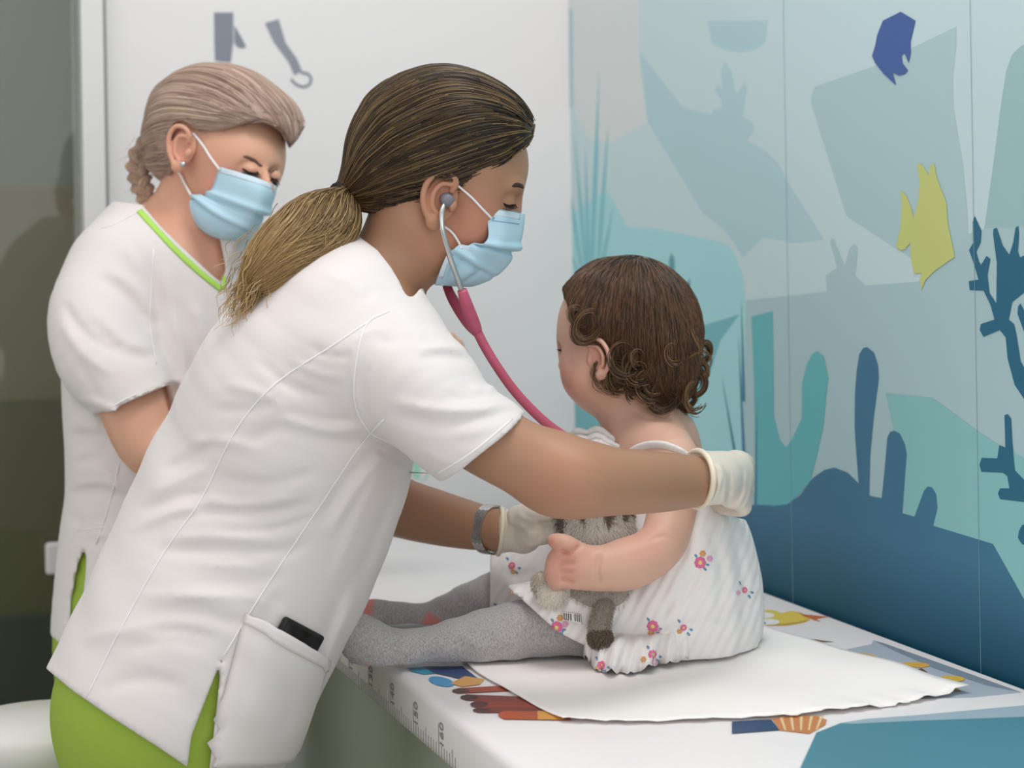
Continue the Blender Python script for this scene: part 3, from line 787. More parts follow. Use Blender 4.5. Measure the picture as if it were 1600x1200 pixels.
def head_axes(fwd_px, fwd_d, up_px, up_d):
    f = RC * fwd_px[0] - UC * fwd_px[1] + FW * fwd_d; f /= np.linalg.norm(f)
    u = RC * up_px[0] - UC * up_px[1] + FW * up_d; u -= (u @ f) * f; u /= np.linalg.norm(u)
    return f, u, np.cross(f, u)          # forward, up, right

def legs_and_shoes(owner, hips, feet, r0, m, hipring):
    """trousers to the floor, with clogs"""
    F = Field()
    for hp, ft in zip(hips, feet):
        kn = (np.asarray(hp) + np.asarray(ft)) / 2 + np.array([0, 0, 0.0])
        F.tube([(hp, r0), (np.asarray(hp) * .6 + kn * .4, r0 * .9), (kn, r0 * .72), (np.asarray(ft) * .6 + kn * .4, r0 * .62), (ft, r0 * .58)], 0.03, raw=True)
    for c, r in hipring: F.ell(c, r, None, 0.05)
    F.half((0, 0, 0.05), (0, 0, -1))
    g = sculpt(F, 0.009)
    sdf_obj('trousers', g, m, owner)
    return g
def shoe(owner, ft, fwd):
    f = np.asarray(fwd, float); f[2] = 0; f /= np.linalg.norm(f); s_ = np.cross(f, [0, 0, 1])
    c = np.asarray(ft, float).copy(); c[2] = 0
    F = Field()
    F.ell(c + f * 0.0 + [0, 0, 0.035], (0.06, 0.042, 0.06), np.array([f, s_, [0, 0, 1]]), 0.02)
    F.ell(c + f * 0.10 + [0, 0, 0.025], (0.09, 0.047, 0.045), np.array([f, s_, [0, 0, 1]]), 0.03)
    F.half((0, 0, 0.0), (0, 0, -1))
    sdf_obj('shoe', sculpt(F, 0.005), M_SHOE, owner)

# ================================================================== the nurse with the ponytail
nurse = thing('person', 'nurse with a dark brown ponytail in white tunic leaning over the toddler with a stethoscope', 'person', loc=tuple(P(270, 1100, 2.18) * [1, 1, 0]))
def own(o, par):
    o.parent = par
    o.matrix_parent_inverse = Matrix.Translation(-Vector(par.location)) if par.parent is None else par.matrix_parent_inverse @ Matrix.Identity(4)
    return o
TORSO = [(588, 432, 2.22, 62, .062), (556, 476, 2.22, 108, .13), (505, 545, 2.22, 150, .18), (470, 645, 2.22, 186, .19), (445, 725, 2.22, 196, .18),
         (413, 797, 2.21, 204, .168), (378, 877, 2.20, 204, .168), (335, 967, 2.19, 202, .176), (268, 1105, 2.18, 200, .185), (232, 1180, 2.18, 200, .185)]
SLEEVE = [(585, 560, 2.12, 97, .085), (645, 600, 2.07, 96, .080), (698, 655, 2.05, 83, .072), (757, 698, 2.04, 83, .067), (790, 725, 2.04, 83, .066)]
# ---- body: head, neck, torso, both arms, hands and legs in one skin
B = Field()
B.ellp(688, 232, 2.22, 116, 100, .074, 14, 0.02)                       # skull
B.ellp(752, 262, 2.22, 72, 74, .068, 20, 0.03)                         # brow and cheeks
B.ellp(738, 338, 2.22, 58, 78, .058, 14, 0.03)                         # jaw block
B.tube([(650, 345, 2.22, 30, .055), (690, 402, 2.22, 28, .046), (722, 412, 2.22, 22, .024)], 0.03)
B.tube([(799, 300, 2.22, 9, .009), (803, 330, 2.22, 11, .012), (800, 348, 2.22, 12, .016)], 0.012)
for s_ in (-1, 1):
    B.ellp(802, 313, 2.22 + s_ * .033, 16, 13, .014, 0, 0.012, 's')    # eye hollows
    B.ellp(793, 316, 2.22 + s_ * .032, 13, 12, .013, 0, 0.003)         # lowered lids
    B.ellp(800, 290, 2.22 + s_ * .028, 16, 10, .022, 10, 0.012)
B.tube([(648, 330, 2.22, 66, .054), (618, 400, 2.22, 66, .055), (585, 450, 2.22, 80, .075), (560, 500, 2.22, 110, .12)], 0.03)
B.tube([(n[0], n[1], n[2], n[3] - 20, n[4] - .018) for n in TORSO[2:7]], 0.03)
ARM_R = [(600, 568, 2.12, 70), (680, 630, 2.06, 64), (772, 692, 2.035, 59), (850, 731, 2.03, 57), (900, 748, 2.02, 55), (950, 752, 2.04, 53), (1000, 753, 2.07, 50), (1050, 753, 2.11, 45), (1106, 752, 2.155, 36)]
ARM_L = [(545, 560, 2.34, 64), (575, 660, 2.42, 56), (585, 760, 2.46, 52), (620, 790, 2.45, 47), (680, 808, 2.42, 43), (740, 822, 2.38, 37), (785, 829, 2.35, 31)]
B.tube(ARM_R, 0.03); B.tube(ARM_L, 0.03)
B.ell(P(880, 745, 2.045), (.045, .04, .04), None, 0.03)
# hands (inside the gloves)
B.tube([(1106, 752, 2.16, 32, .020), (1152, 754, 2.20, 36, .014)], 0.01)
B.tube([(785, 829, 2.35, 28, .018), (822, 828, 2.335, 30, .014)], 0.01)
HIPL = [P(268, 1120, 2.135), P(285, 1120, 2.26)]
FEET = [np.array([HIPL[0][0] - .02, HIPL[0][1], .06]), np.array([HIPL[1][0] + .03, HIPL[1][1] + .02, .06])]
for hp, ft in zip(HIPL, FEET): B.tube([(hp, .085), ((hp + ft) / 2, .055), (ft, .04)], 0.03, raw=True)
g_body = sculpt(B, 0.0042)
HF, HU, HR = head_axes((1, .30), 0.0, (0.1, -1), 0.0)
geo_ear = make_ear(P(688, 313, 2.148), (0.96, 0.25, 0.0) @ np.array([RC, -UC, FW]), (0.22, -0.97, 0.0) @ np.array([RC, -UC, FW]), -FW * 1.0 + RC * 0.22, 0.066)
geo_ear2 = make_ear(P(688, 313, 2.292), (0.96, 0.25, 0.0) @ np.array([RC, -UC, FW]), (0.22, -0.97, 0.0) @ np.array([RC, -UC, FW]), FW * 1.0 + RC * 0.22, 0.066)
allb = merge(g_body, geo_ear, geo_ear2)
tn = near_tint(allb[0], [(735, 370, 2.16, .045, .75), (688, 300, 2.145, .03, .55), (880, 770, 2.0, .05, .22), (800, 330, 2.22, .03, .4)])
body = sdf_obj('body', allb, M_SKIN, None, tint=tn); own(body, nurse)
bv_body = bvh_of(*g_body)
# ---- tunic
T = Field()
T.tube(TORSO, 0.0)
T.tube([(556, 490, 2.13, 80, .07), (590, 545, 2.12, 95, .085)], 0.05); T.tube([(530, 490, 2.31, 80, .07), (548, 555, 2.33, 92, .08)], 0.05)
cn = -UC * .79 + RC * .617
T.tube(SLEEVE, 0.035, cut=(P(755, 698, 2.04), cn))
cl = P(585, 690, 2.42) - P(545, 560, 2.34)
T.tube([(545, 560, 2.33, 88, .08), (568, 640, 2.39, 80, .07), (585, 720, 2.43, 74, .062)], 0.035, cut=(P(578, 680, 2.41), cl / np.linalg.norm(cl)))
# collar cut: plane through the photographed neckline
T.bump(folds([
    ([(372, 700), (440, 668), (520, 690), (590, 690)], 13, -.005), ([(430, 655), (500, 672), (575, 672)], 12, .004),
    ([(395, 560), (455, 600), (500, 615)], 9, -.003), ([(250, 740), (300, 715), (345, 690)], 11, -.005), ([(235, 770), (290, 745), (330, 730)], 10, .004),
    ([(215, 800), (285, 775), (330, 772)], 11, -.006), ([(200, 830), (270, 800), (320, 800)], 10, .004),
    ([(262, 812), (330, 800), (420, 800), (500, 782)], 10, -.005), ([(300, 775), (380, 790), (470, 775)], 10, .004),
    ([(330, 745), (420, 755), (500, 735)], 11, -.003), ([(240, 862), (330, 858), (430, 862), (490, 845)], 12, -.005), ([(250, 842), (340, 838), (440, 842)], 10, .004),
    ([(300, 905), (380, 912), (450, 895)], 13, -.003), ([(220, 960), (300, 955), (370, 972), (420, 950)], 14, -.004), ([(210, 930), (300, 930), (390, 945)], 12, .003),
    ([(180, 1020), (260, 1000), (330, 1015)], 14, -.003), ([(150, 1080), (230, 1060), (300, 1075)], 14, -.003), ([(130, 1000), (190, 985), (250, 990)], 12, .003),
    ([(600, 625), (680, 640), (740, 640), (815, 628)], 10, .0055), ([(600, 645), (680, 662), (750, 655), (805, 640)], 12, -.005),
    ([(650, 548), (690, 542), (735, 548)], 8, .004), ([(648, 562), (690, 556), (740, 564)], 9, -.004), ([(735, 600), (760, 612), (775, 596)], 6, .004), ([(690, 618), (735, 622), (770, 612)], 7, -.003),
    ([(585, 530), (615, 535), (650, 525)], 9, -.0025), ([(630, 480), (650, 520), (660, 560)], 10, .002), ([(580, 690), (610, 710), (640, 728)], 9, -.005),
    ([(560, 470), (590, 455), (620, 465)], 9, -.002), ([(500, 425), (545, 440), (580, 470)], 9, .002), ([(610, 520), (570, 600), (575, 670)], 5, -.0025), ([(616, 510), (556, 530), (552, 600), (566, 665)], 5, .0025),
    ([(618, 690), (560, 760), (510, 840)], 9, .005), ([(600, 690), (545, 745), (490, 830)], 11, -.005), ([(625, 740), (590, 830), (545, 940)], 14, -.006), ([(600, 720), (560, 810), (515, 920)], 12, .004),
    ([(570, 880), (530, 980), (490, 1080)], 12, .004), ([(545, 900), (505, 1000), (470, 1090)], 14, -.004), ([(440, 920), (420, 960), (400, 1000)], 14, -.003),
    ([(330, 640), (390, 640), (440, 625)], 9, -.003), ([(290, 690), (350, 690), (410, 700)], 9, .003), ([(345, 600), (400, 612), (450, 640)], 8, .0025), ([(440, 640), (500, 655), (560, 655)], 8, -.003), ([(420, 590), (470, 612), (520, 622)], 7, -.0028), ([(450, 560), (500, 585), (545, 590)], 7, .0025), ([(480, 540), (520, 556), (556, 556)], 6, -.0025), ([(330, 830), (420, 828), (500, 805)], 7, -.004), ([(290, 880), (380, 884), (460, 868)], 7, .003), ([(260, 935), (350, 930), (420, 940)], 8, .003), ([(195, 990), (280, 985), (350, 1000)], 8, -.003), ([(360, 870), (420, 880), (480, 850)], 6, -.003), ([(700, 690), (740, 690), (790, 670)], 9, -.002), ([(660, 700), (690, 720), (720, 722)], 9, .002), ([(560, 930), (520, 1010), (490, 1100)], 7, .003),
    ([(425, 1050), (430, 1100), (420, 1140)], 12, -.004), ([(395, 1000), (400, 1060), (380, 1130)], 11, .003),
], dmax=2.3))
T.bump(lambda q: (0.0011 * np.sin(q[:, 2] * 61 + q[:, 0] * 31 + 2 * np.sin(q[:, 1] * 19)) * np.sin(q[:, 0] * 23 + q[:, 2] * 13)).astype(np.float32))
# openings
T.tube([(745, 690, 2.04, 69, .056), (765, 708, 2.04, 71, .057), (830, 765, 2.04, 76, .060)], 0, 's')
T.tube([(575, 670, 2.405, 66, .056), (600, 780, 2.46, 66, .056)], 0, 's')
hemn = P(75, 1047, 2.18) - P(215, 1160, 2.18)
hem_dir = RC * -.53 - UC * .85
T.tube([(292, 1060, 2.185, 178, .158), (268, 1105, 2.18, 184, .166), (200, 1240, 2.18, 184, .17)], 0, 's')
T.prism([(-40, 960), (75, 1047), (112, 1078), (170, 1118), (245, 1166), (440, 1300), (-40, 1300)], 's')
nk = P(632, 458, 2.22) - P(563, 372, 2.22)
nk_n = RC * .78 + UC * .62
T.tube([(575, 450, 2.22, 48, .052), (602, 412, 2.22, 51, .056), (640, 360, 2.22, 60, .062)], 0, 's')
T.prism([(500, 250), (548, 340), (563, 371), (590, 391), (611, 418), (624, 440), (633, 460), (644, 466), (665, 440), (760, 300)], 's')
T.prism([(346, 1030), (299, 1150), (285, 1260), (320, 1260), (338, 1110)], 's', dmin=0.0, dmax=2.17)
g_tunic = sculpt(T, 0.0038)
tunic = own(sdf_obj('tunic', g_tunic, M_CLOTH), nurse)
bv_tunic = bvh_of(*g_tunic)
def tunic_part(o): o.parent = tunic; return o
SEAMS = [[(572, 505), (520, 540), (430, 600), (370, 670), (325, 760), (305, 795), (272, 840), (240, 890), (185, 990), (135, 1090)],
         [(600, 655), (560, 700), (500, 790), (440, 880), (395, 950), (345, 1033)],
         [(608, 486), (572, 508), (556, 570), (555, 630), (575, 672), (605, 690)],
         [(800, 655), (740, 705), (676, 745)]]
for s_ in SEAMS:
    tunic_part(stroke('seam', s_, bv_tunic, 0.0010, M_SEAM, None, 0.0004, 0.5, False, res=8))
# pocket with a phone in it
pk = quad_patch([(384, 957), (512, 1030), (462, 1180), (318, 1195)], 20, 20, bv_tunic, lambda u, v: 0.003 + 0.0175 * math.sin(math.pi * min(1, max(0, u))) ** .6 * (1 - .25 * v * v))
V, F = sheet_geo(pk, 0.0022)
tunic_part(link('pocket', py_mesh('pocket', V, F), M_CLOTH))
pe = quad_patch([(384, 957), (512, 1030), (507, 1046), (379, 974)], 20, 3, bv_tunic, lambda u, v: 0.0046 + 0.0175 * math.sin(math.pi * min(1, max(0, u))) ** .6)
V, F = sheet_geo(pe, 0.0026)
tunic_part(link('pocket_hem', py_mesh('pocket_hem', V, F), M_CLOTH))
phone = thing('mobile_phone', 'black mobile phone sticking out of the ponytailed nurse\'s tunic pocket', 'phone')
pc, pn = cast(bv_tunic, 458, 1030, 0.0)
xdir = P(508, 1024, 2.0) - P(428, 980, 2.0); xdir -= (xdir @ pn) * pn; xdir /= np.linalg.norm(xdir); ydir = np.cross(pn, xdir)
if ydir @ UC < 0: ydir = -ydir
top = cast(bv_tunic, 474, 977, 0.0)[0]
wdt = 0.069
cen = top + pn * 0.0030 - ydir * 0.046
V, F = box_geo(cen, wdt, 0.092, 0.0085, xdir, ydir, pn)
o = bevel(link('case', py_mesh('case', V, F), mat('black_rubber_case', '#141416', 0.5), phone), 0.0036, 4)
V, F = box_geo(cen + pn * 0.0042, wdt - .008, 0.084, 0.0008, xdir, ydir, pn)
link('screen', py_mesh('screen', V, F), mat('black_glass', '#0c0c0e', 0.35), phone)
# ---- trousers and clogs
R_ = Field()
for hp, ft in zip(HIPL, FEET):
    R_.tube([(hp + [0, 0, .0], .095), (hp - [0, 0, .12], .10), ((hp + ft) / 2, .088), (ft, .072)], 0.03, raw=True)
R_.tube([(n[0], n[1], n[2], n[3] - 17, n[4] - .014) for n in TORSO[7:9]], 0.04)
R_.half((0, 0, 0.04), (0, 0, -1)); R_.half(P(370, 900, 2.2), (-RC * .43 - UC * -.9))
g_tr = sculpt(R_, 0.007)
own(sdf_obj('trousers', g_tr, M_GREEN), nurse)
for ft in FEET:
    n0 = len(bpy.data.objects); shoe(None, ft, RC)
    for o in [o for o in bpy.data.objects if o.name.startswith('shoe') and o.parent is None]: own(o, nurse)

# ---- gloves
def glove(nodes, fingers, thumb, cuff, fold, m, kf=0.008):
    F = Field()
    F.tube(nodes, 0.0, cut=cuff)
    for f in fingers: F.tube([(p, r) for p, r in f], kf, raw=True)
    F.tube([(p, r) for p, r in thumb], kf, raw=True)
    F.bump(folds(fold)); 
    return sculpt(F, 0.0022)
pr = lambda x, y, d: P(x, y, d)
fing = []
for i, y in enumerate((727, 747, 768, 788)):
    fing.append([(pr(1148, y, 2.2000), .0125), (pr(1160, y + 1, 2.2200), .0118), (pr(1164, y + 5, 2.2500), .0105), (pr(1146, y + 10, 2.2800), .0098), (pr(1124, y + 12, 2.2900), .0085)])
fing[3] = [(pr(1145, 782, 2.2000), .0122), (pr(1158, 790, 2.2130), .011), (pr(1160, 800, 2.2300), .0098), (pr(1140, 800, 2.2550), .009), (pr(1118, 798, 2.2700), .008)]
g_gl = glove([(1075, 753, 2.135, 43, .037), (1094, 752, 2.150, 43, .035), (1112, 752, 2.163, 42, .032), (1132, 752, 2.182, 42, .024), (1150, 756, 2.200, 42, .019)], fing,
             [(pr(1110, 730, 2.1950), .014), (pr(1120, 735, 2.2350), .0125), (pr(1118, 748, 2.2700), .010)], (P(1090, 753, 2.147), -RC * .86 - FW * .50),
             [([(1118, 722), (1128, 750), (1122, 790)], 4, .0034), ([(1160, 735), (1158, 770), (1142, 796)], 4, .004), ([(1112, 720), (1122, 742), (1114, 775)], 4, .003), ([(1134, 735), (1134, 765), (1128, 790)], 5, -.003), ([(1166, 745), (1164, 775), (1152, 798)], 3.5, .003)], M_GLOVE)
gl = own(sdf_obj('glove', g_gl, M_GLOVE), nurse)
rc = np.array([P(1090 + 25 * math.cos(a), 753 + 44 * math.sin(a), 2.146 - .042 * math.cos(a)) for a in np.linspace(0, 2 * math.pi, 28, endpoint=False)])
o = tube_obj('rolled_cuff', rc, 0.0034, mat('latex_rim', '#e6dcc6', 0.45), None, 8, True, res=0); o.parent = gl
fl = []
for i, (y, d) in enumerate(((806, 2.335), (816, 2.315), (828, 2.30), (840, 2.295))):
    fl.append([(pr(818, 812 + i * 12, 2.33), .0122), (pr(836, y, d + .004), .0112), (pr(856, y - 2, d), .010), (pr(874, y - 6, d - .004), .0085)])
g_gl2 = glove([(776, 830, 2.355, 35, .029), (792, 829, 2.348, 33, .026), (810, 829, 2.338, 34, .020), (826, 828, 2.33, 32, .016)], fl,
              [(pr(808, 806, 2.31), .0125), (pr(832, 800, 2.295), .0115), (pr(858, 803, 2.285), .010)], (pr(780, 830, 2.355), -RC),
              [([(800, 800), (815, 812), (840, 818)], 4, .0028), ([(800, 815), (820, 830), (845, 830)], 4, .0028), ([(790, 800), (788, 830), (792, 862)], 4, .002), ([(806, 840), (826, 846), (840, 836)], 4, -.003)], M_GLOVE)
gl2 = own(sdf_obj('glove', g_gl2, M_GLOVE), nurse)
rc = np.array([P(781 + 4 * math.cos(a) - 3 * math.sin(a), 830 + 36 * math.sin(a), 2.353 - .031 * math.cos(a)) for a in np.linspace(0, 2 * math.pi, 28, endpoint=False)])
o = tube_obj('rolled_cuff', rc, 0.003, bpy.data.materials['latex_rim'], None, 8, True, res=0); o.parent = gl2

# ---- face: lids, lashes, brows
lash = []
for i, x in enumerate(np.linspace(788, 804, 9)):
    c0, _ = cast(bv_body, x, 319 + 2 * math.sin((x - 788) / 16 * math.pi), 0.0)
    e = c0 + RC * .0045 - UC * .0045 - FW * .003
    lash.append(tube_geo(np.array([c0, (c0 + e) / 2 - UC * .001, e]), [0.0008, .0006, .0002], 5))
o = own(link('eyelashes', py_mesh('eyelashes', *join_geo(lash)), M_LASH), nurse); o['kind'] = 'stuff'
own(stroke('eyelid_line', [(786, 317), (794, 321), (804, 320)], bv_body, 0.0011, M_LASH, None, 0.0002), nurse)
own(stroke('eyebrow', [(800, 291), (808, 289), (815, 291), (818, 294)], bv_body, 0.0026, M_BROW, None, 0.0, 0.5), nurse)
# ---- mask
DM = 2.22
def row(near, mid, wd):
    (x0, y0), (x1, y1) = near, mid
    f = lambda t: (x0 + (x1 - x0) * t, y0 + (y1 - y0) * t)
    pts = []
    for t, w in ((0, 1), (.42, .88), (.78, .5), (1.0, .16)): pts.append(P(*f(t), DM - wd * w))
    for t, w in ((1.0, .16), (.78, .5), (.42, .88), (0, 1)): pts.append(P(*f(t), DM + wd * w))
    return pts
MROWS = [row((762, 324), (818, 334), .050), row((762, 345), (817, 350), .052), row((761, 374), (812, 377), .054), row((735, 382), (800, 401), .058), row((712, 384), (785, 420), .060), row((697, 402), (760, 437), .060), row((686, 425), (738, 445), .052), row((680, 443), (722, 446), .040)]
G = grid_surf(MROWS, 9)
nv, nu = G.shape[:2]
dN = np.cross(np.gradient(G, axis=1), np.gradient(G, axis=0)); dN /= np.linalg.norm(dN, axis=2)[..., None]
if (dN[nv // 2, 6] @ FW) > 0: dN = -dN
v_ = np.linspace(0, 1, nv)[:, None]; u_ = np.linspace(0, 1, nu)[None, :]
pleat = 0.0048 * np.exp(-((v_ - .34) / .03) ** 2) - 0.0055 * np.exp(-((v_ - .40) / .025) ** 2) + 0.0048 * np.exp(-((v_ - .60 - .06 * np.sin(u_ * 3)) / .03) ** 2) - 0.0055 * np.exp(-((v_ - .66) / .025) ** 2) + 0.003 * np.sin(u_ * 40) * np.exp(-((v_ - .75) / .1) ** 2) * (np.abs(u_ - .5) > .2)
G = G + dN * pleat[..., None]
V, F = sheet_geo(G, 0.0014)
mask = own(link('face_mask', py_mesh('face_mask', V, F), M_MASK), nurse)
gq = G.reshape(-1, 3); fq = [(i * nu + j, i * nu + j + 1, (i + 1) * nu + j + 1, (i + 1) * nu + j) for i in range(nv - 1) for j in range(nu - 1)]
bv_mask = bvh_of(gq, fq)
def mask_part(o, mk): o.parent = mk; return o
def band(pts, w, bv, off, m, name, mk):
    C = catmull(np.array(pts, float), 6); pp = [cast(bv, a, b, off) for a, b in C]
    c = np.array([p[0] for p in pp]); n = np.array([p[1] for p in pp])
    V, F = tube_geo(c, w / 2, 8, up=n, flat=0.12)
    return mask_part(link(name, py_mesh(name, V, F), m), mk)
band([(765, 330), (790, 334), (812, 338)], 0.009, bv_mask, 0.0006, M_MASKW, 'nose_band', mask)
band([(708, 388), (697, 408), (688, 432)], 0.006, bv_mask, 0.0006, M_MASKW, 'edge_band', mask)
band([(705, 379), (718, 384), (734, 387)], 0.006, bv_mask, 0.0006, M_MASKW, 'edge_band', mask)
for pts in ([(768, 344), (790, 347), (810, 350)], [(768, 326), (790, 329), (812, 333)]):
    mask_part(stroke('stitch_line', pts, bv_mask, 0.0006, mat('stitch_blue', '#8fb0c6', 0.8), None, 0.001, 0.5, False), mask)
M_STAMP = mat('stamp_ink', '#7f9dbb', 0.8)
for x in (767, 771):
    for y in (329, 334, 340): mask_part(stroke('stamp_mark', [(x - 1.3, y), (x + 1.3, y + 1)], bv_mask, 0.0012, M_STAMP, None, 0.0012, 0.3, False), mask)
on_b = lambda x, y, o_=.0018: cast(bv_body, x, y, o_)[0]
mask_part(tube_obj('ear_loop', [cast(bv_mask, 768, 341, .0012)[0], on_b(752, 324), on_b(738, 308), on_b(724, 295), on_b(712, 284, .003), P(700, 277, 2.150)], 0.0014, M_LOOP, None, 8), mask)
mask_part(tube_obj('ear_loop', [cast(bv_mask, 720, 388, .0012)[0], on_b(717, 376, .004), on_b(709, 364, .0025), on_b(700, 356, .002), on_b(690, 350, .002)], 0.0014, M_LOOP, None, 8), mask)
# ---- hair: cap, strands, tie, ponytail
H = Field()
H.ellp(684, 222, 2.22, 130, 112, .088, 14, 0.02)
H.ellp(728, 190, 2.22, 96, 72, .083, 22, 0.03)
H.ellp(775, 212, 2.22, 52, 50, .070, 30, 0.03)
H.tube([(640, 250, 2.22, 92, .078), (585, 285, 2.22, 52, .05), (545, 304, 2.21, 21, .024)], 0.03)
HAIRLINE = [(480, 330), (500, 60), (900, 40), (838, 190), (833, 212), (824, 226), (806, 238), (788, 256), (768, 272), (748, 286), (733, 296), (722, 306), (712, 296), (708, 284), (692, 268), (674, 282), (664, 302), (656, 318), (640, 330), (612, 336), (585, 330), (560, 325), (540, 322)]
H.prism(HAIRLINE, 'i')
g_hair = sculpt(H, 0.0035)
M_HB = mat('dark_brown_hair_base', '#2c221b', 0.55, var=(40, 0.2))
M_HAIR = hair_mat('brown_hair', '#251c16', '#4c3925', '#866c45', 0.38, 0.2, 1.0)
M_HAIRT = hair_mat('ombre_ponytail_hair', '#382918', '#a88859', '#b89a6a', 0.42, 0.05, 0.95)
M_HAIRE = hair_mat('blond_hair_ends', '#7d6440', '#b8986a', '#c8ac80', 0.42, 0.0, 0.8)
hair = own(sdf_obj('hair', g_hair, M_HB), nurse)
TIE = P(538, 303, 2.205)
Vh = g_hair[0]; ix = RNG.choice(len(Vh), 9500)
roots = Vh[ix]
x, y, d = proj(roots); okr = (x > 552)
roots = roots[okr]; dist = np.linalg.norm(roots - TIE, axis=1)
def to_tie(p, i):
    v = TIE - p; dl = np.linalg.norm(v, axis=1)[:, None]
    arc = UC * 0.25 * np.clip((dl - .05) / .15, 0, 1)
    return v / dl + arc
S = comb(H, roots, to_tie, 16, np.minimum(dist * 1.02, 0.16) / 15, 0.0012)
S += (RNG.normal(0, 0.0007, (len(S), 1, 3)) + 0.0005 * np.sin(np.linspace(0, 6, 16)[None, :, None] + RNG.uniform(0, 6, (len(S), 1, 3))))
def hair_part(o): o.parent = hair; return o
hair_part(hair_obj('hair_strands', S, 0.00042, M_HAIR, None, 0.5))
fr = []                                                          # fine flyaways along the parting and brow
for i in range(90):
    x0 = RNG.uniform(720, 830); y0 = np.interp(x0, [720, 760, 800, 832], [112, 126, 160, 200])
    p0 = P(x0, y0 + 5, 2.22 + RNG.normal(0, .03)); dr = RC * RNG.uniform(-.4, 1) + UC * RNG.uniform(.1, 1) + FW * RNG.normal(0, .6)
    fr.append(np.array([p0 + dr * t * RNG.uniform(.006, .016) + UC * -.004 * t * t for t in np.linspace(0, 1, 6)]))
hair_part(hair_obj('flyaway_hairs', np.array(fr), 0.00025, M_HAIR, None, 0.5))
K = Field()
PT = [(540, 304, 2.205, 17, .017), (520, 332, 2.18, 46, .030), (488, 362, 2.15, 58, .034), (444, 394, 2.12, 52, .034), (414, 422, 2.11, 42, .026), (394, 442, 2.11, 26, .014)]
K.tube([(a, b, c, e * .93, f * .93) for a, b, c, e, f in PT[:5]] + [(402, 434, 2.11, 22, .012)], 0.0)
g_pt = sculpt(K, 0.003)
pony = hair_part(sdf_obj('ponytail', g_pt, mat('ponytail_base', '#6a5434', 0.6)))
PTS = catmull(np.array([list(P(a, b, c)) + [e * c / FOC, f] for a, b, c, e, f in PT + [(380, 462, 2.11, 20, .012)]]), 4)
def bundle(PTS, n, wave, nf=1.0, minlen=.55):
    k = len(PTS); T_ = np.gradient(PTS[:, :3], axis=0); T_ /= np.linalg.norm(T_, axis=1)[:, None]
    W_ = FW - (T_ @ FW)[:, None] * T_; W_ /= np.linalg.norm(W_, axis=1)[:, None]; U_ = np.cross(T_, W_)
    ang = RNG.uniform(0, 2 * math.pi, n); rad = np.sqrt(RNG.uniform(.55, 1.1, n)); ln = RNG.uniform(minlen, 1.0, n)
    out = []
    tt = np.linspace(0, 1, k)
    for i in range(n):
        t = tt * ln[i] * (k - 1)
        a = np.array([np.interp(t, np.arange(k), PTS[:, c]) for c in range(5)]).T
        u = np.array([np.interp(t, np.arange(k), U_[:, c]) for c in range(3)]).T; w = np.array([np.interp(t, np.arange(k), W_[:, c]) for c in range(3)]).T
        ph = RNG.uniform(0, 6); tw = ang[i] + wave * .22 * np.sin(tt * 6 + ph * .4 + ang[i] * 2)
        r = rad[i] * nf * (1 + wave * .06 * np.sin(tt * 8 + ph * 2))
        out.append(a[:, :3] + u * (np.cos(tw) * r * a[:, 3])[:, None] + w * (np.sin(tw) * r * a[:, 4])[:, None])
    return np.array(out)
SP = bundle(PTS, 5200, 1.0)
o = hair_obj('ponytail_strands', SP, 0.00045, M_HAIRT, None, 0.4); o.parent = pony
ends = []
for i in range(420):                                             # loose wavy ends
    a0 = RNG.uniform(.45, .92); j = int(a0 * (len(PTS) - 1)); c = PTS[j, :3]; r = PTS[j, 3]
    p0 = c + (RC * RNG.normal(0, .5) + UC * RNG.normal(0, .5)) * r + FW * RNG.normal(-.008, .008)
    dr = -RC * RNG.uniform(.25, 1) - UC * RNG.uniform(.3, 1.1); L = RNG.uniform(.014, .034); ph = RNG.uniform(0, 6)
    tt = np.linspace(0, 1, 10)[:, None]
    ends.append(p0 + dr * L * tt + (RC * .55 - UC * .4) * .007 * np.sin(tt * RNG.uniform(5, 9) + ph) * tt - UC * .01 * tt * tt)
o = hair_obj('loose_hair_ends', np.array(ends), 0.0005, M_HAIRE, None, 0.3); o.parent = pony
tie_dir = P(512, 322, 2.18) - P(560, 296, 2.21)
V, F = [], []
for k in range(3):
    c = TIE + tie_dir / np.linalg.norm(tie_dir) * (k - 1) * .0042
    t = tie_dir / np.linalg.norm(tie_dir); u = np.cross(t, FW); u /= np.linalg.norm(u); w = np.cross(t, u)
    C = np.array([c + .0165 * (math.cos(a) * u + math.sin(a) * w) for a in np.linspace(0, 2 * math.pi, 24, endpoint=False)])
    v, f = tube_geo(C, .0031, 8, True); o_ = len(V); V += list(v); F += [tuple(i + o_ for i in q) for q in f]
hair_part(link('hair_tie', py_mesh('hair_tie', V, F), M_BLACK))

# ------------------------------------------------------------------ wristwatch: steel bracelet of links
watch = thing('wristwatch', 'silver steel bracelet watch on the wrist above the left glove', 'watch')
ax = P(785, 829, 2.35) - P(740, 822, 2.38); ax /= np.linalg.norm(ax)
wc = P(767, 827, 2.364); wu = UC - (UC @ ax) * ax; wu /= np.linalg.norm(wu); ww = np.cross(ax, wu)
ra, rb = 34 * 2.364 / FOC + .0024, 34 * 2.364 / FOC + .0006
nl = 34
for i in range(nl):
    a = 2 * math.pi * (i + .5) / nl
    p = wc + wu * ra * math.cos(a) + ww * rb * math.sin(a)
    t = -wu * math.sin(a) * ra + ww * math.cos(a) * rb; t /= np.linalg.norm(t); nr = np.cross(t, ax)
    if math.sin(a) * (ww @ FW) > .55 and abs(math.cos(a)) < .5: continue
    parts = [box_geo(p + ax * (j - 2) * .0033 + t * (.0008 if j % 2 else -.0008), .0029, .0052, .0024, ax, t, nr) for j in range(5)]
    o = link('bracelet_link', py_mesh('bracelet_link', *join_geo(parts)), M_STEEL, watch, smooth=False)
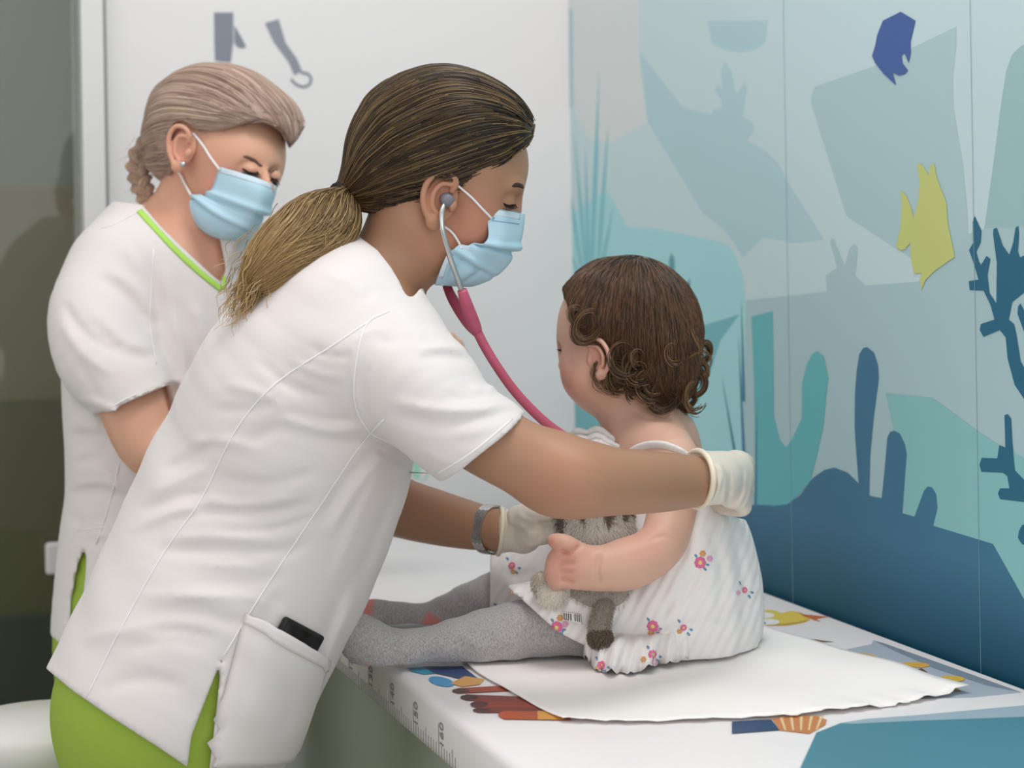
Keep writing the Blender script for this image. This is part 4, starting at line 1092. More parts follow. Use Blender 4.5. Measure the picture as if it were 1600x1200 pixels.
sgn = 1 if ww @ FW > 0 else -1
p = wc + ww * sgn * (rb + .004)
link('case', py_mesh('case', *lathe_geo([(.010, -.004), (.0145, -.003), (.0150, .002), (.013, .0035), (.001, .0038)], p, 24, ww * sgn)), M_STEEL, watch)

# ------------------------------------------------------------------ stethoscope
ste = thing('stethoscope', 'pink stethoscope with metal ear tubes worn by the ponytailed nurse', 'stethoscope')
M_TIP = mat('grey_silicone', '#77757f', 0.5)
near_path = [P(697, 309, 2.150), P(692, 322, 2.138), P(690, 338, 2.134), P(692, 360, 2.134), P(703, 400, 2.142), P(713, 428, 2.152), P(722, 455, 2.162)]
far_path = [P(697, 309, 2.290), P(694, 325, 2.302), P(693, 345, 2.304), P(696, 380, 2.298), P(698, 420, 2.272), P(699, 448, 2.240)]
tube_obj('ear_tube', near_path, 0.0031, M_STEEL, ste, 12)
tube_obj('ear_tube', far_path, 0.0031, M_STEEL, ste, 12)
for c, d in ((P(696, 309, 2.150), FW), (P(696, 309, 2.290), -FW)):
    dd = d * .8 - RC * .35 + UC * .25
    link('ear_tip', py_mesh('ear_tip', *lathe_geo([(.0035, -.009), (.0068, -.007), (.0076, -.002), (.0072, .004), (.005, .009), (.002, .011)], c - dd / np.linalg.norm(dd) * .004, 20, dd)), M_TIP, ste)
ya = [P(722, 452, 2.160), P(727, 468, 2.165), P(733, 487, 2.175), P(740, 505, 2.185), P(745, 516, 2.19)]
yb = [P(698, 445, 2.243), P(706, 463, 2.232), P(719, 484, 2.215), P(734, 505, 2.195), P(746, 518, 2.19)]
tube_obj('yoke_arm', ya, [.0055, .0066, .0078, .0078, .0064], M_PINK, ste, 14)
tube_obj('yoke_arm', yb, [.0052, .0060, .0070, .0072, .0064], M_PINK, ste, 14)
tube_obj('tubing', [P(744, 514, 2.19), P(757, 540, 2.195), P(775, 570, 2.20), P(800, 606, 2.21), P(828, 638, 2.22), P(858, 666, 2.23), P(893, 692, 2.24), P(925, 725, 2.255), P(930, 765, 2.27), P(905, 790, 2.283), P(880, 802, 2.29)], 0.0056, M_PINK, ste, 14)
link('chest_piece', py_mesh('chest_piece', *lathe_geo([(.004, -.012), (.010, -.010), (.012, -.004), (.020, -.002), (.0215, .003), (.018, .006), (.002, .006)], P(872, 806, 2.298), 28, RC * .8 + FW * .5)), M_STEEL, ste)
# ================================================================== the toddler
kid = thing('person', 'toddler with brown curly hair in white flowered dress sitting on the couch, seen from behind', 'person', loc=tuple(on_bed(1050, 1000)))
BZ = BED_Z + 0.006
C_ = Field()
C_.ellp(988, 508, 2.37, 104, 98, .074, 10, 0.02)                       # skull
C_.ellp(938, 520, 2.375, 62, 70, .062, 0, 0.03)                        # forehead
C_.ellp(934, 572, 2.370, 53, 62, .060, 0, 0.03)                        # cheeks
C_.ellp(935, 612, 2.375, 34, 32, .042, 20, 0.03)                       # chin
C_.ellp(905, 590, 2.340, 24, 30, .030, 0, 0.02)                        # near cheek
C_.ellp(882, 572, 2.415, 10, 11, .012, 0, 0.01)                        # nose (turned away)
C_.ellp(878, 547, 2.362, 9, 10, .012, 0, 0.008, 's')
C_.tube([(985, 610, 2.375, 50, .046), (1000, 650, 2.375, 46, .046), (1018, 690, 2.375, 60, .06)], 0.03)
KT = [(1008, 684, 2.375, 62, .062), (1018, 712, 2.375, 74, .085), (1030, 770, 2.37, 78, .085), (1045, 850, 2.36, 84, .088), (1058, 930, 2.35, 92, .10), (1062, 972, 2.34, 88, .11)]
C_.tube(KT, 0.03)
C_.tube([(1020, 705, 2.33, 42), (1052, 722, 2.285, 41), (1054, 770, 2.255, 39), (1046, 820, 2.235, 38), (1034, 852, 2.215, 38), (1010, 872, 2.205, 39), (980, 884, 2.198, 41), (950, 890, 2.192, 36), (927, 891, 2.190, 29)], 0.022)
C_.tube([(990, 712, 2.44, 36), (940, 760, 2.47, 34), (905, 800, 2.44, 32), (890, 840, 2.40, 26)], 0.02)
# hand on the cat: palm, thumb on top, four curled fingers
C_.tube([(926, 891, 2.190, 30, .019), (905, 887, 2.186, 36, .017), (887, 884, 2.188, 34, .015)], 0.012)
C_.tube([(P(905, 866, 2.182), .0105), (P(888, 853, 2.178), .0105), (P(874, 848, 2.180), .0098), (P(866, 846, 2.184), .0080)], 0.006, raw=True)
for i, (x0, y0, x1, y1, x2, y2) in enumerate(((882, 866, 871, 870, 866, 878), (880, 880, 867, 884, 864, 890), (880, 893, 866, 896, 864, 902), (884, 905, 872, 908, 869, 913))):
    C_.tube([(P(x0 + 6, y0, 2.186), .0100), (P(x1, y1, 2.188), .0098), (P(x2, y2, 2.202), .0088), (P(x2 + 4, y2 + 3, 2.216), .0078)], 0.005, raw=True)
# legs under the tights
NEAR = [(1020, 985, 2.31, 58), (940, 982, 2.285, 52), (850, 980, 2.27, 47), (780, 992, 2.258, 46), (720, 1002, 2.25, 39), (665, 1010, 2.245, 32), (630, 1012, 2.24, 33), (596, 1012, 2.24, 38), (566, 995, 2.235, 37), (545, 972, 2.23, 26), (535, 955, 2.23, 17)]
FAR = [(1010, 955, 2.41, 54), (900, 945, 2.44, 50), (800, 935, 2.46, 47), (740, 948, 2.47, 40), (690, 965, 2.48, 33), (650, 970, 2.485, 29), (615, 966, 2.485, 30), (585, 957, 2.48, 24), (568, 949, 2.48, 14)]
for L_ in (NEAR, FAR): C_.tube([(a, b, c, d_ - 2.5) for a, b, c, d_ in L_], 0.02)
C_.bump(folds([([(866, 858), (878, 862), (892, 858), (902, 850)], 4.5, -.0065), ([(864, 880), (876, 879), (892, 881)], 4, -.005), ([(864, 893), (874, 893), (890, 894)], 4, -.005), ([(866, 905), (876, 905), (890, 910)], 4.5, -.0065), ([(931, 862), (925, 890), (930, 918)], 4.5, -.005), ([(1060, 850), (1030, 838), (1005, 846)], 4, -.003), ([(985, 640), (1010, 655), (1040, 650)], 5, -.002)], dmax=2.36))
C_.half((0, 0, BED_Z + 0.010), (0, 0, -1))
g_kid = sculpt(C_, 0.0022)
kax = np.array([RC, UC, FW])
kear = make_ear(P(935, 562, 2.303), -RC * .85 + FW * .45, UC * .97 - RC * .15, -FW * .9 - RC * .30, 0.050, 0.0014)
allk = merge(g_kid, kear)
body2 = sdf_obj('body', allk, M_SKINC, None, tint=near_tint(allk[0], [(893, 592, 2.34, .030, .85), (938, 560, 2.31, .02, .6), (880, 880, 2.18, .025, .6), (1000, 862, 2.2, .03, .35), (866, 848, 2.18, .01, .9), (1040, 700, 2.3, .03, .1)])); own(body2, kid)
bv_kid = bvh_of(*g_kid)
lash = []
for i in range(6):
    c0 = P(881 - i * .8, 546 + i * .7, 2.352 + i * .004)
    e = c0 - RC * .006 + UC * (-.001 + .0006 * i)
    lash.append(tube_geo(np.array([c0, (c0 + e) / 2 - UC * .0006, e]), [0.0007, .0005, .0002], 5))
o = own(link('eyelashes', py_mesh('eyelashes', *join_geo(lash)), M_LASH), kid); o['kind'] = 'stuff'
# ---- tights
L = Field()
for L_ in (NEAR, FAR): L.tube(L_, 0.018)
L.half((0, 0, BED_Z + 0.0075), (0, 0, -1))
L.bump(lambda q: (0.0007 * np.sin(q[:, 0] * 160 + 3 * np.sin(q[:, 2] * 60))).astype(np.float32))
g_l = sculpt(L, 0.0032)
M_TIGHT = mat('grey_melange_knit', '#a5a1a2', 0.85, sheen=0.25, spec=0.15)
nt = M_TIGHT.node_tree; b_ = nt.nodes['Principled BSDF']; tc = [n for n in nt.nodes if n.type == 'TEX_COORD'][0]
mp = nt.nodes.new('ShaderNodeMapping'); mp.inputs['Scale'].default_value = (900, 900, 260)
nz = nt.nodes.new('ShaderNodeTexNoise'); nz.inputs['Scale'].default_value = 1.0; nz.inputs['Detail'].default_value = 3
rp = nt.nodes.new('ShaderNodeValToRGB'); rp.color_ramp.elements[0].position = .3; rp.color_ramp.elements[0].color = lin('#8b8788'); rp.color_ramp.elements[1].position = .7; rp.color_ramp.elements[1].color = lin('#bcb8b8')
nt.links.new(tc.outputs['Object'], mp.inputs[0]); nt.links.new(mp.outputs[0], nz.inputs['Vector']); nt.links.new(nz.outputs['Fac'], rp.inputs['Fac']); nt.links.new(rp.outputs['Color'], b_.inputs['Base Color'])
tint_mat(M_TIGHT, '#d77f78')
def patch_t(V, items):
    x, y, d = proj(V); t = np.zeros(len(V))
    for poly, d0, d1 in items:
        v = poly_sd(np.column_stack([x, y]).astype(np.float32), np.array(poly, np.float32))
        t = np.maximum(t, np.clip(.5 - v / 5, 0, 1) * (d > d0) * (d < d1))
    return t
tt_ = patch_t(g_l[0], [([(660, 955), (640, 990), (690, 990), (678, 968)], 2.40, 2.6), ([(540, 930), (576, 935), (572, 962), (540, 965)], 2.42, 2.6), ([(560, 1036), (575, 1046), (588, 1060), (560, 1060)], 2.1, 2.4)])
own(sdf_obj('tights', g_l, M_TIGHT, tint=tt_ * .8), kid)
# ---- dress
D = Field()
D.tube([(1022, 728, 2.37, 70, .084), (1034, 785, 2.365, 86, .098), (1052, 840, 2.355, 108, .118), (1062, 900, 2.345, 118, .132), (1062, 960, 2.345, 122, .125), (1062, 1010, 2.35, 118, .115)], 0.02)
D.tube([(1070, 880, 2.33, 96, .11), (1064, 950, 2.335, 118, .115)], 0.03)
D.tube([(1030, 950, 2.29, 78, .07), (930, 962, 2.275, 62, .062), (860, 958, 2.272, 52, .058), (810, 950, 2.272, 34, .042)], 0.03, cut=(P(856, 976, 2.22), (-RC * .60 - UC * .80)))
D.prism([(600, 700), (770, 700), (774, 900), (762, 960), (790, 934), (802, 936), (832, 964), (866, 990), (914, 1012), (905, 1060), (880, 1200), (1400, 1200), (1400, 600), (600, 600)], 'i')
D.tube([(1020, 935, 2.42, 72, .08), (900, 925, 2.44, 66, .066), (820, 915, 2.46, 62, .06), (762, 912, 2.47, 56, .056)], 0.03, cut=(P(768, 912, 2.468), (-RC)))
D.tube([(990, 740, 2.40, 60, .08), (940, 830, 2.41, 62, .08), (900, 900, 2.42, 60, .08)], 0.04)
D.tube([(935, 706, 2.40, 40, .05), (930, 760, 2.41, 52, .06)], 0.03)
ax0 = P(1045, 800, 2.355); axd = P(1060, 1010, 2.33) - ax0; axd /= np.linalg.norm(axd)
e1 = RC - (RC @ axd) * axd; e1 /= np.linalg.norm(e1); e2 = np.cross(axd, e1)
def flutes(q):
    r = q - ax0; t = r @ axd; a = np.arctan2(r @ e2, r @ e1)
    k = np.clip(t / .10, 0, 1)
    return (-k * (0.0013 * np.sin(a * 11 + 6 * t + .6) + 0.0006 * np.sin(a * 23 + 1.2 + 9 * t))).astype(np.float32)
D.bump(flutes)
D.bump(folds([([(1140, 830), (1150, 900), (1165, 970)], 12, -.005), ([(1100, 820), (1120, 900), (1110, 980)], 10, -.004), ([(1075, 880), (1060, 930), (1010, 960)], 10, -.004), ([(1085, 970), (1040, 985), (1000, 1000)], 10, -.007), ([(1175, 940), (1130, 960), (1085, 965)], 10, -.006),
              ([(1060, 900), (1085, 850), (1110, 830)], 7, .003), ([(900, 950), (870, 960), (835, 945)], 8, .003), ([(905, 985), (880, 970), (850, 940)], 8, -.003), ([(770, 890), (800, 900), (830, 890)], 7, -.003), ([(775, 910), (810, 918), (850, 900)], 7, .004), ([(790, 935), (820, 930), (850, 915)], 6, -.003)]))
D.half((0, 0, BED_Z + 0.008), (0, 0, -1))
D.prism([(700, 600), (880, 690), (935, 672), (968, 694), (1000, 705), (1052, 703), (1075, 716), (1110, 800), (1142, 808), (1300, 850), (1300, 1200), (700, 1200)], 'i')
# the legs pass through an open hem
D.tube([(700, 1004, 2.25, 36), (780, 992, 2.258, 47.5), (850, 980, 2.27, 48.5)], 0, 's')
D.tube([(690, 965, 2.48, 35), (740, 948, 2.47, 41), (800, 935, 2.46, 48)], 0, 's')
g_d = sculpt(D, 0.0032)
M_DRESS = mat('white_striped_seersucker', '#ece8e6', 0.85, sheen=0.15, spec=0.15)
nt = M_DRESS.node_tree; b_ = nt.nodes['Principled BSDF']; tc = [n for n in nt.nodes if n.type == 'TEX_COORD'][0]
mp = nt.nodes.new('ShaderNodeMapping'); mp.inputs['Rotation'].default_value = (0, math.radians(-30), math.radians(18.7))
wv = nt.nodes.new('ShaderNodeTexWave'); wv.bands_direction = 'X'; wv.inputs['Scale'].default_value = 26; wv.inputs['Distortion'].default_value = 1.2; wv.inputs['Detail'].default_value = 1
bp = nt.nodes.new('ShaderNodeBump'); bp.inputs['Strength'].default_value = 0.5; bp.inputs['Distance'].default_value = 0.0025
nt.links.new(tc.outputs['Object'], mp.inputs[0]); nt.links.new(mp.outputs[0], wv.inputs['Vector']); nt.links.new(wv.outputs['Fac'], bp.inputs['Height']); nt.links.new(bp.outputs['Normal'], b_.inputs['Normal'])
dress = own(sdf_obj('dress', g_d, M_DRESS), kid)
bv_dress = bvh_of(*g_d)
def dress_part(o): o.parent = dress; return o
# hem frill that lies on the paper
def frill(path, h0, amp, n, name, lift=0.0):
    C = catmull(np.array(path, float), n); k = len(C)
    top = np.array([P(*c[:3]) for c in C]); bot = np.array([on_bed(c[3], c[4], BED_Z + .008) for c in C])
    rows = []
    for v in np.linspace(0, 1, 9):
        row_ = []
        for i in range(k):
            w = amp * v * math.sin(i * 1.15) + amp * .6 * v * math.sin(i * .61 + 1)
            p = top[i] * (1 - v) + bot[i] * v + np.array([0, 0, .012 * math.sin(math.pi * v) + max(0, w) * .7]) - FW * (.010 * math.sin(math.pi * v) + w)
            p[2] = max(p[2], BED_Z + .0075)
            row_.append(p)
        rows.append(row_)
    V, F = sheet_geo(np.array(rows), 0.0016)
    return dress_part(link(name, py_mesh(name, V, F), M_DRESS))
frill([(918, 985, 2.222, 912, 1032), (960, 992, 2.225, 940, 1053), (1005, 995, 2.225, 985, 1056), (1045, 990, 2.23, 1035, 1044), (1080, 985, 2.235, 1080, 1036), (1110, 975, 2.245, 1118, 1028), (1128, 968, 2.26, 1128, 1010)], 0, .010, 9, 'hem_frill')
frill([(1110, 972, 2.25, 1112, 1004), (1140, 962, 2.28, 1150, 1004), (1165, 952, 2.31, 1172, 986), (1176, 945, 2.35, 1184, 965)], 0, .006, 8, 'hem_frill')
# shoulder frills
def loop_ribbon(pts, r, fl, name):
    return dress_part(tube_obj(name, [P(*p) for p in pts], r, M_DRESS, None, 10, flat=fl))
for k_, (dy_, dd_) in enumerate(((0, 0), (9, -.012), (18, -.02))):
    loop_ribbon([(886 + 4 * k_, 688 + dy_, 2.36 + dd_), (902, 676 + dy_ + 2 * k_, 2.345 + dd_), (918, 679 + dy_, 2.34 + dd_), (934, 674 + dy_ + k_, 2.335 + dd_), (950, 684 + dy_, 2.33 + dd_), (968, 697 + dy_ * .5, 2.325 + dd_)], [.003, .0055, .005, .006, .0055, .003], .8, 'shoulder_frill')
dress_part(tube_obj('shoulder_strap', [cast(bv_kid, x, y, .0015, 2.3)[0] for x, y in ((984, 709), (1000, 703), (1018, 700), (1036, 701), (1052, 706), (1066, 712), (1080, 722))], [.003, .005, .0062, .0066, .0062, .005, .003], M_DRESS, None, 10, flat=.5))
# lace strap and a red button beneath the glove
loop_ribbon([(1076, 800, 2.30), (1100, 804, 2.31), (1122, 804, 2.32), (1140, 808, 2.33)], [.006, .0075, .007, .004], .4, 'lace_back_strap')
dress_part(link('red_bead', py_mesh('red_bead', *lathe_geo([(.001, -.004), (.0045, -.002), (.0045, .002), (.001, .004)], P(1120, 797, 2.30), 12, FW)), mat('red_bead', '#a8343f', 0.4)))
# embroidered flowers
MP, MO, ML, MBL, MY = (mat(n, c, 0.75) for n, c in (('pink_thread', '#dd6f9f'), ('orange_thread', '#e0a25c'), ('lilac_thread', '#e3a3c4'), ('blue_thread', '#6f94b8'), ('yellow_thread', '#ecd07a')))
def bloom(px, py, r, m, n=8):
    geo = []
    for k in range(n):
        a = 2 * math.pi * k / n; x, y = px + r * .62 * math.cos(a), py + r * .62 * math.sin(a)
        c, nv_ = cast(bv_dress, x, y, .0006, 2.25)
        geo.append(lathe_geo([(.0002, .0006), (r * .36 / 1330, .0004), (r * .42 / 1330, 0)], c, 8, nv_))
    return geo
def flower(px, py, r, extra):
    V, F = join_geo(bloom(px, py, r, MP)); dress_part(link('flower', py_mesh('flower', V, F), MP))
    c, nv_ = cast(bv_dress, px, py, .0010, 2.25)
    dress_part(link('flower_centre', py_mesh('flower_centre', *lathe_geo([(.0002, .0008), (r * .34 / 1330, .0004), (r * .4 / 1330, 0)], c, 10, nv_)), MY))
    for dx, dy, rr, m in extra:
        V, F = join_geo(bloom(px + dx, py + dy, rr, m, 6)); dress_part(link('small_flower', py_mesh('small_flower', V, F), m))
    for dx, dy, ex, ey in ((5, 8, 9, 13), (9, 3, 14, 5), (-6, -8, -9, -13)):
        dress_part(stroke('leaf', [(px + dx, py + dy), (px + (dx + ex) / 2 + 1, py + (dy + ey) / 2), (px + ex, py + ey)], bv_dress, .0013, MBL, None, .0006, .3))
flower(1094, 884, 9, [(4, -14, 5, MO), (15, -6, 5, ML)])
flower(870, 981, 9, [(13, -4, 5, ML), (5, -14, 5, MO)])
flower(1020, 982, 9, [(-3, 10, 5, MO), (8, 6, 4, ML)])
flower(800, 884, 6, [(2, 9, 4, MO)])
flower(762, 940, 6, [(0, -10, 4, MO)])
flower(1068, 985, 5, [(-6, 6, 4, MO)])
flower(1163, 928, 5, [(-10, 4, 4, ML)])
fb = [o for o in dress.children if o.name.startswith('hem_frill')]
me = fb[0].data
bv_f = BVHTree.FromPolygons([v.co.copy() for v in me.vertices], [list(p.vertices) for p in me.polygons])
bv_keep = bv_dress; bv_dress = bv_f
flower(1020, 1026, 7, [(-14, 8, 5, MO), (2, 12, 6, ML)])
flower(940, 1042, 7, [(-7, 5, 4, MO)])
bv_dress = bv_keep
# ---- toddler's hair
KH = Field()
KH.ellp(986, 506, 2.372, 106, 102, .083, 14, 0.02)
KH.ellp(948, 500, 2.372, 70, 74, .074, 0, 0.03)
KH.ellp(1030, 560, 2.372, 50, 66, .068, 0, 0.04)
KH.ellp(1036, 598, 2.372, 40, 32, .060, 0, 0.03)
KH.prism([(860, 380), (1150, 380), (1150, 640), (1075, 640), (1020, 630), (1012, 612), (985, 602), (968, 606), (950, 600), (952, 585), (946, 560), (938, 540), (924, 533), (912, 522), (900, 505), (892, 488), (884, 466), (880, 440)], 'i')
KH.bump(lambda q: (0.0009 * np.sin(q[:, 0] * 110 + q[:, 1] * 70 + 3 * np.sin(q[:, 2] * 30))).astype(np.float32))
g_kh = sculpt(KH, 0.003)
M_KHB = mat('toddler_hair_base', '#33241b', 0.6, var=(50, 0.25))
M_KH = hair_mat('toddler_brown_hair', '#2d2018', '#5e4330', '#775538', 0.42, 0.2, 1.0)
khair = own(sdf_obj('hair', g_kh, M_KHB), kid)
def kh_part(o): o.parent = khair; return o
CROWN = P(1012, 425, 2.372)
Vh = g_kh[0]; roots = Vh[RNG.choice(len(Vh), 8000)]
def from_crown(p, i):
    v = p - CROWN; v /= np.linalg.norm(v, axis=1)[:, None] + 1e-6
    return v * .7 - UC * .7 + RC * .15
S = comb(KH, roots, from_crown, 16, RNG.uniform(.03, .11, len(roots)) / 15, 0.0012)
k = S.shape[1]; tt = np.linspace(0, 1, k)
low = np.clip((S[:, 0, :] @ UC - (P(1000, 520, 2.37) @ UC)) / -.05, 0, 1)      # lower hair curls more
ph = RNG.uniform(0, 6.28, len(S)); rad_ = .0012 + .0065 * low * RNG.uniform(.3, 1.3, len(S)); turns = RNG.uniform(.5, 1.8, len(S))
ang = ph[:, None] + turns[:, None] * 6.28 * tt[None]
ampl = rad_[:, None] * (tt[None] ** 1.3)
S = S + (np.cos(ang) * ampl)[..., None] * RC + (np.sin(ang) * ampl)[..., None] * UC * .8 + (np.sin(ang * 1.3) * ampl * .5)[..., None] * FW
cl_ = S[:, :1] @ RC * 70 + S[:, :1] @ FW * 45
S = S + (np.sin(tt[None] * 9 + cl_) * .0022 * (tt[None] ** .7) * (.4 + low[:, None]))[..., None] * RC + (np.cos(tt[None] * 7 + cl_ * 1.3) * .0016 * tt[None])[..., None] * FW
kh_part(hair_obj('hair_strands', S, 0.0004, M_KH, None, 0.5))
def ringlet(px, py, d, r0, turns, dirx, diry, n=46, spread=.0035, grow=1.0, ax=None):
    """one curl: a bunch of strands on a short spiral seen nearly end-on"""
    out = []
    c = P(px, py, d); t = np.linspace(0, 1, 26); ex = RNG.uniform(-.45, .45); ph_ = RNG.uniform(0, 6)
    for i in range(n):
        a0 = RNG.uniform(-.5, .5) + math.atan2(-diry, dirx); rr = r0 * RNG.uniform(.75, 1.2)
        a = a0 - turns * 6.28 * t * RNG.uniform(.85, 1.1)
        rad2 = rr * (1.25 - .55 * t)
        dep = RNG.normal(0, spread * 1.6) + (t - .5) * .012
        sk = ex * np.sin(a + ph_) * rad2
        out.append(c + (np.cos(a) * rad2 + sk * .4)[:, None] * RC + (np.sin(a) * rad2 * 1.2 + sk)[:, None] * UC + FW * dep[:, None] + RNG.normal(0, spread * .35, 3))
    return np.array(out)
cur = [ringlet(*a) for a in ((1090, 580, 2.37, .0135, 1.2, -1, .2), (1086, 603, 2.36, .0125, 1.4, -1, -.3), (1062, 612, 2.345, .0125, 1.5, 0, 1), (1036, 612, 2.335, .0115, 1.3, 0, 1), (1096, 560, 2.375, .010, 1.0, -1, 0),
       (1052, 590, 2.325, .0125, 1.2, 0, 1), (1022, 596, 2.315, .012, 1.2, 0, 1), (975, 560, 2.298, .0155, 1.1, .2, 1), (965, 590, 2.312, .012, 1.2, 0, 1), (918, 508, 2.302, .014, 1.1, 1, .3), (905, 496, 2.312, .011, 1.1, 1, .3), (1000, 580, 2.302, .013, 1.1, 0, 1), (1075, 625, 2.355, .010, 1.3, 0, 1), (992, 600, 2.31, .009, 1.2, 0, 1), (1045, 628, 2.345, .009, 1.2, 0, 1))]
bvk = bvh_of(*g_kh)
for _ in range(9):
    x_, y_ = RNG.uniform(955, 1085), RNG.uniform(548, 622)
    h_ = cast(bvk, x_, y_, .003, 2.3)[0]; d_ = float((h_ - CAM) @ FW)
    cur.append(ringlet(x_, y_, d_, RNG.uniform(.009, .016), RNG.uniform(.35, .7), RNG.uniform(-1, 1), 1, 22))
M_KC = hair_mat('toddler_curls', '#34241a', '#65492f', '#86663f', 0.4, 0.0, 1.0)
kh_part(hair_obj('curls', np.concatenate(cur), 0.00045, M_KC, None, 0.4))
wl = []
for x0, y0, x1, y1, x2, y2, x3, y3 in ((934, 565, 926, 590, 945, 605, 962, 600), (930, 570, 932, 605, 960, 618, 990, 600), (945, 590, 960, 615, 985, 615, 996, 600), (1085, 540, 1100, 560, 1096, 575, 1085, 590), (1080, 520, 1092, 545, 1095, 560, 1097, 545), (1075, 560, 1098, 552, 1112, 570, 1100, 592)):
    for j in range(9):
        jt = RNG.normal(0, 2.2, 8)
        wl.append(catmull(np.array([P(x0 + jt[0], y0 + jt[1], 2.305), P(x1 + jt[2], y1 + jt[3], 2.30), P(x2 + jt[4], y2 + jt[5], 2.30), P(x3 + jt[6], y3 + jt[7], 2.305)]), 6))
kh_part(hair_obj('loose_wisps', np.array(wl), 0.0003, M_KC, None, 0.3))

# ================================================================== plush cat in the toddler's arm
cat = thing('plush_cat', 'grey plush cat with brown stripes and tail held in the toddler\'s arm', 'plush toy', loc=tuple(P(930, 960, 2.25)))
Q = Field()
Q.ellp(936, 925, 2.258, 66, 52, .044, 10, 0.02)
Q.ellp(934, 855, 2.262, 66, 50, .046, 0, 0.03)
Q.ellp(928, 800, 2.285, 62, 52, .046, 0, 0.02)
Q.half((0, 0, BED_Z + .012), (0, 0, -1))
g_q = sculpt(Q, 0.0028)
M_PLUSH = tint_mat(mat('grey_plush', '#aaa49c', 0.95, sheen=0.5, spec=0.1, bump=(500, 0.3)), '#55493d')
def stripes(V): return patch_t(V, [([(866, 790), (878, 812), (875, 838), (868, 832), (862, 806)], 2.0, 2.4), ([(892, 798), (908, 806), (908, 824), (900, 814)], 2.0, 2.4), ([(936, 800), (953, 803), (944, 830), (936, 812)], 2.0, 2.4), ([(964, 798), (974, 802), (972, 818), (966, 812)], 2.0, 2.4), ([(880, 792), (990, 792), (985, 806), (960, 802), (930, 806), (900, 803)], 2.0, 2.4), ([(982, 800), (1000, 800), (1000, 812), (985, 812)], 2, 2.4)])
tv = stripes(g_q[0])
def own_c(o): return own(o, cat)
qb = own_c(sdf_obj('body', g_q, M_PLUSH, tint=tv))
nrm_ = grad(Q, g_q[0].astype(np.float32)); ix = RNG.choice(len(g_q[0]), 11000)
fur_r, fur_n = g_q[0][ix], nrm_[ix]
def fur(name, r, n, L, m, par, tilt=-UC * .9):
    d = n * .75 + tilt + RNG.normal(0, .22, n.shape); d /= np.linalg.norm(d, axis=1)[:, None]
    ln = L * RNG.uniform(.6, 1.2, len(r))[:, None]
    S = np.stack([r - n * .0008, r + n * .0012 + d * ln * .5, r + n * .0008 + d * ln + tilt * ln * .15], 1)
    o = hair_obj(name, S, .00028, m, None, .4); o.parent = par; return o
isd = tv[ix] > .5
fm = lambda nme, a, b: hair_mat(nme, a, b, b, .7, 0, 1)
fur('fur', fur_r[~isd], fur_n[~isd], .0055, fm('grey_fur', '#aca49a', '#cac2b7'), qb); fur('stripe_fur', fur_r[isd], fur_n[isd], .0055, fm('brown_fur', '#4a3f34', '#6b5e50'), qb)
E = Field(); E.ellp(862, 925, 2.222, 24, 26, .022, 30, 0.0); g_e = sculpt(E, .0025)
o = own_c(sdf_obj('belly', g_e, mat('cream_plush', '#ded8cc', 0.95, sheen=.5, spec=.1, bump=(500, .3)))); ne = grad(E, g_e[0].astype(np.float32)); j = RNG.choice(len(ne), 1800); fur('belly_fur', g_e[0][j], ne[j], .004, fm('cream_fur', '#d6d0c4', '#ebe6dc'), o)
E = Field(); E.ellp(846, 914, 2.222, 13, 19, .014, -10, 0.0); g_e = sculpt(E, .0022)
o = own_c(sdf_obj('paw', g_e, mat('beige_plush', '#b9ada0', 0.95, sheen=.5, spec=.1))); ne = grad(E, g_e[0].astype(np.float32)); j = RNG.choice(len(ne), 900); fur('paw_fur', g_e[0][j], ne[j], .004, fm('beige_fur', '#ad9f92', '#c9bfb2'), o)
for xx in (892, 968):
    E = Field(); E.tube([(xx, 770, 2.29, 17, .012), (xx + (xx - 930) * .12, 748, 2.29, 9, .007), (xx + (xx - 930) * .16, 738, 2.29, 3, .003)], 0); own_c(sdf_obj('ear', sculpt(E, .0025), M_PLUSH))
E = Field(); E.tube([(948, 942, 2.222, 11), (942, 958, 2.206, 13), (937, 980, 2.196, 15), (937, 990, 2.193, 15)], 0); g_e = sculpt(E, .0022)
o = own_c(sdf_obj('tail', g_e, mat('taupe_plush', '#9a9086', 0.95, sheen=.5, spec=.1))); ne = grad(E, g_e[0].astype(np.float32)); j = RNG.choice(len(ne), 1500); fur('tail_fur', g_e[0][j], ne[j], .004, fm('taupe_fur', '#8f857a', '#aaa096'), o)
E = Field(); E.ellp(938, 998, 2.19, 17, 15.5, .012, 0, 0.0); g_e = sculpt(E, .0022)
o2 = sdf_obj('tail_tip', g_e, mat('dark_brown_plush', '#5a4c3e', 0.95, sheen=.5, spec=.1)); o2.parent = o; ne = grad(E, g_e[0].astype(np.float32)); j = RNG.choice(len(ne), 1800); fur('tip_fur', g_e[0][j], ne[j], .004, fm('tip_brown_fur', '#4f4236', '#76685a'), o) 
tg_ = np.array([[P(879, 957, 2.208), P(888, 958, 2.203), P(897, 959, 2.203), P(908, 962, 2.207)], [P(880, 964, 2.204), P(889, 965, 2.199), P(898, 967, 2.199), P(909, 970, 2.203)], [P(881, 969, 2.203), P(890, 971, 2.197), P(899, 974, 2.196), P(911, 978, 2.200)]])
G = grid_surf(tg_, 4); V, F = sheet_geo(G, .0005)
tagp = own_c(link('care_tag', py_mesh('care_tag', V, F), mat('white_satin_tag', '#e6e4e0', 0.6)))
bt = bvh_of(G.reshape(-1, 3), [(i * G.shape[1] + j, i * G.shape[1] + j + 1, (i + 1) * G.shape[1] + j + 1, (i + 1) * G.shape[1] + j) for i in range(G.shape[0] - 1) for j in range(G.shape[1] - 1)])
MI = mat('tag_ink', '#4a4a4c', 0.8)
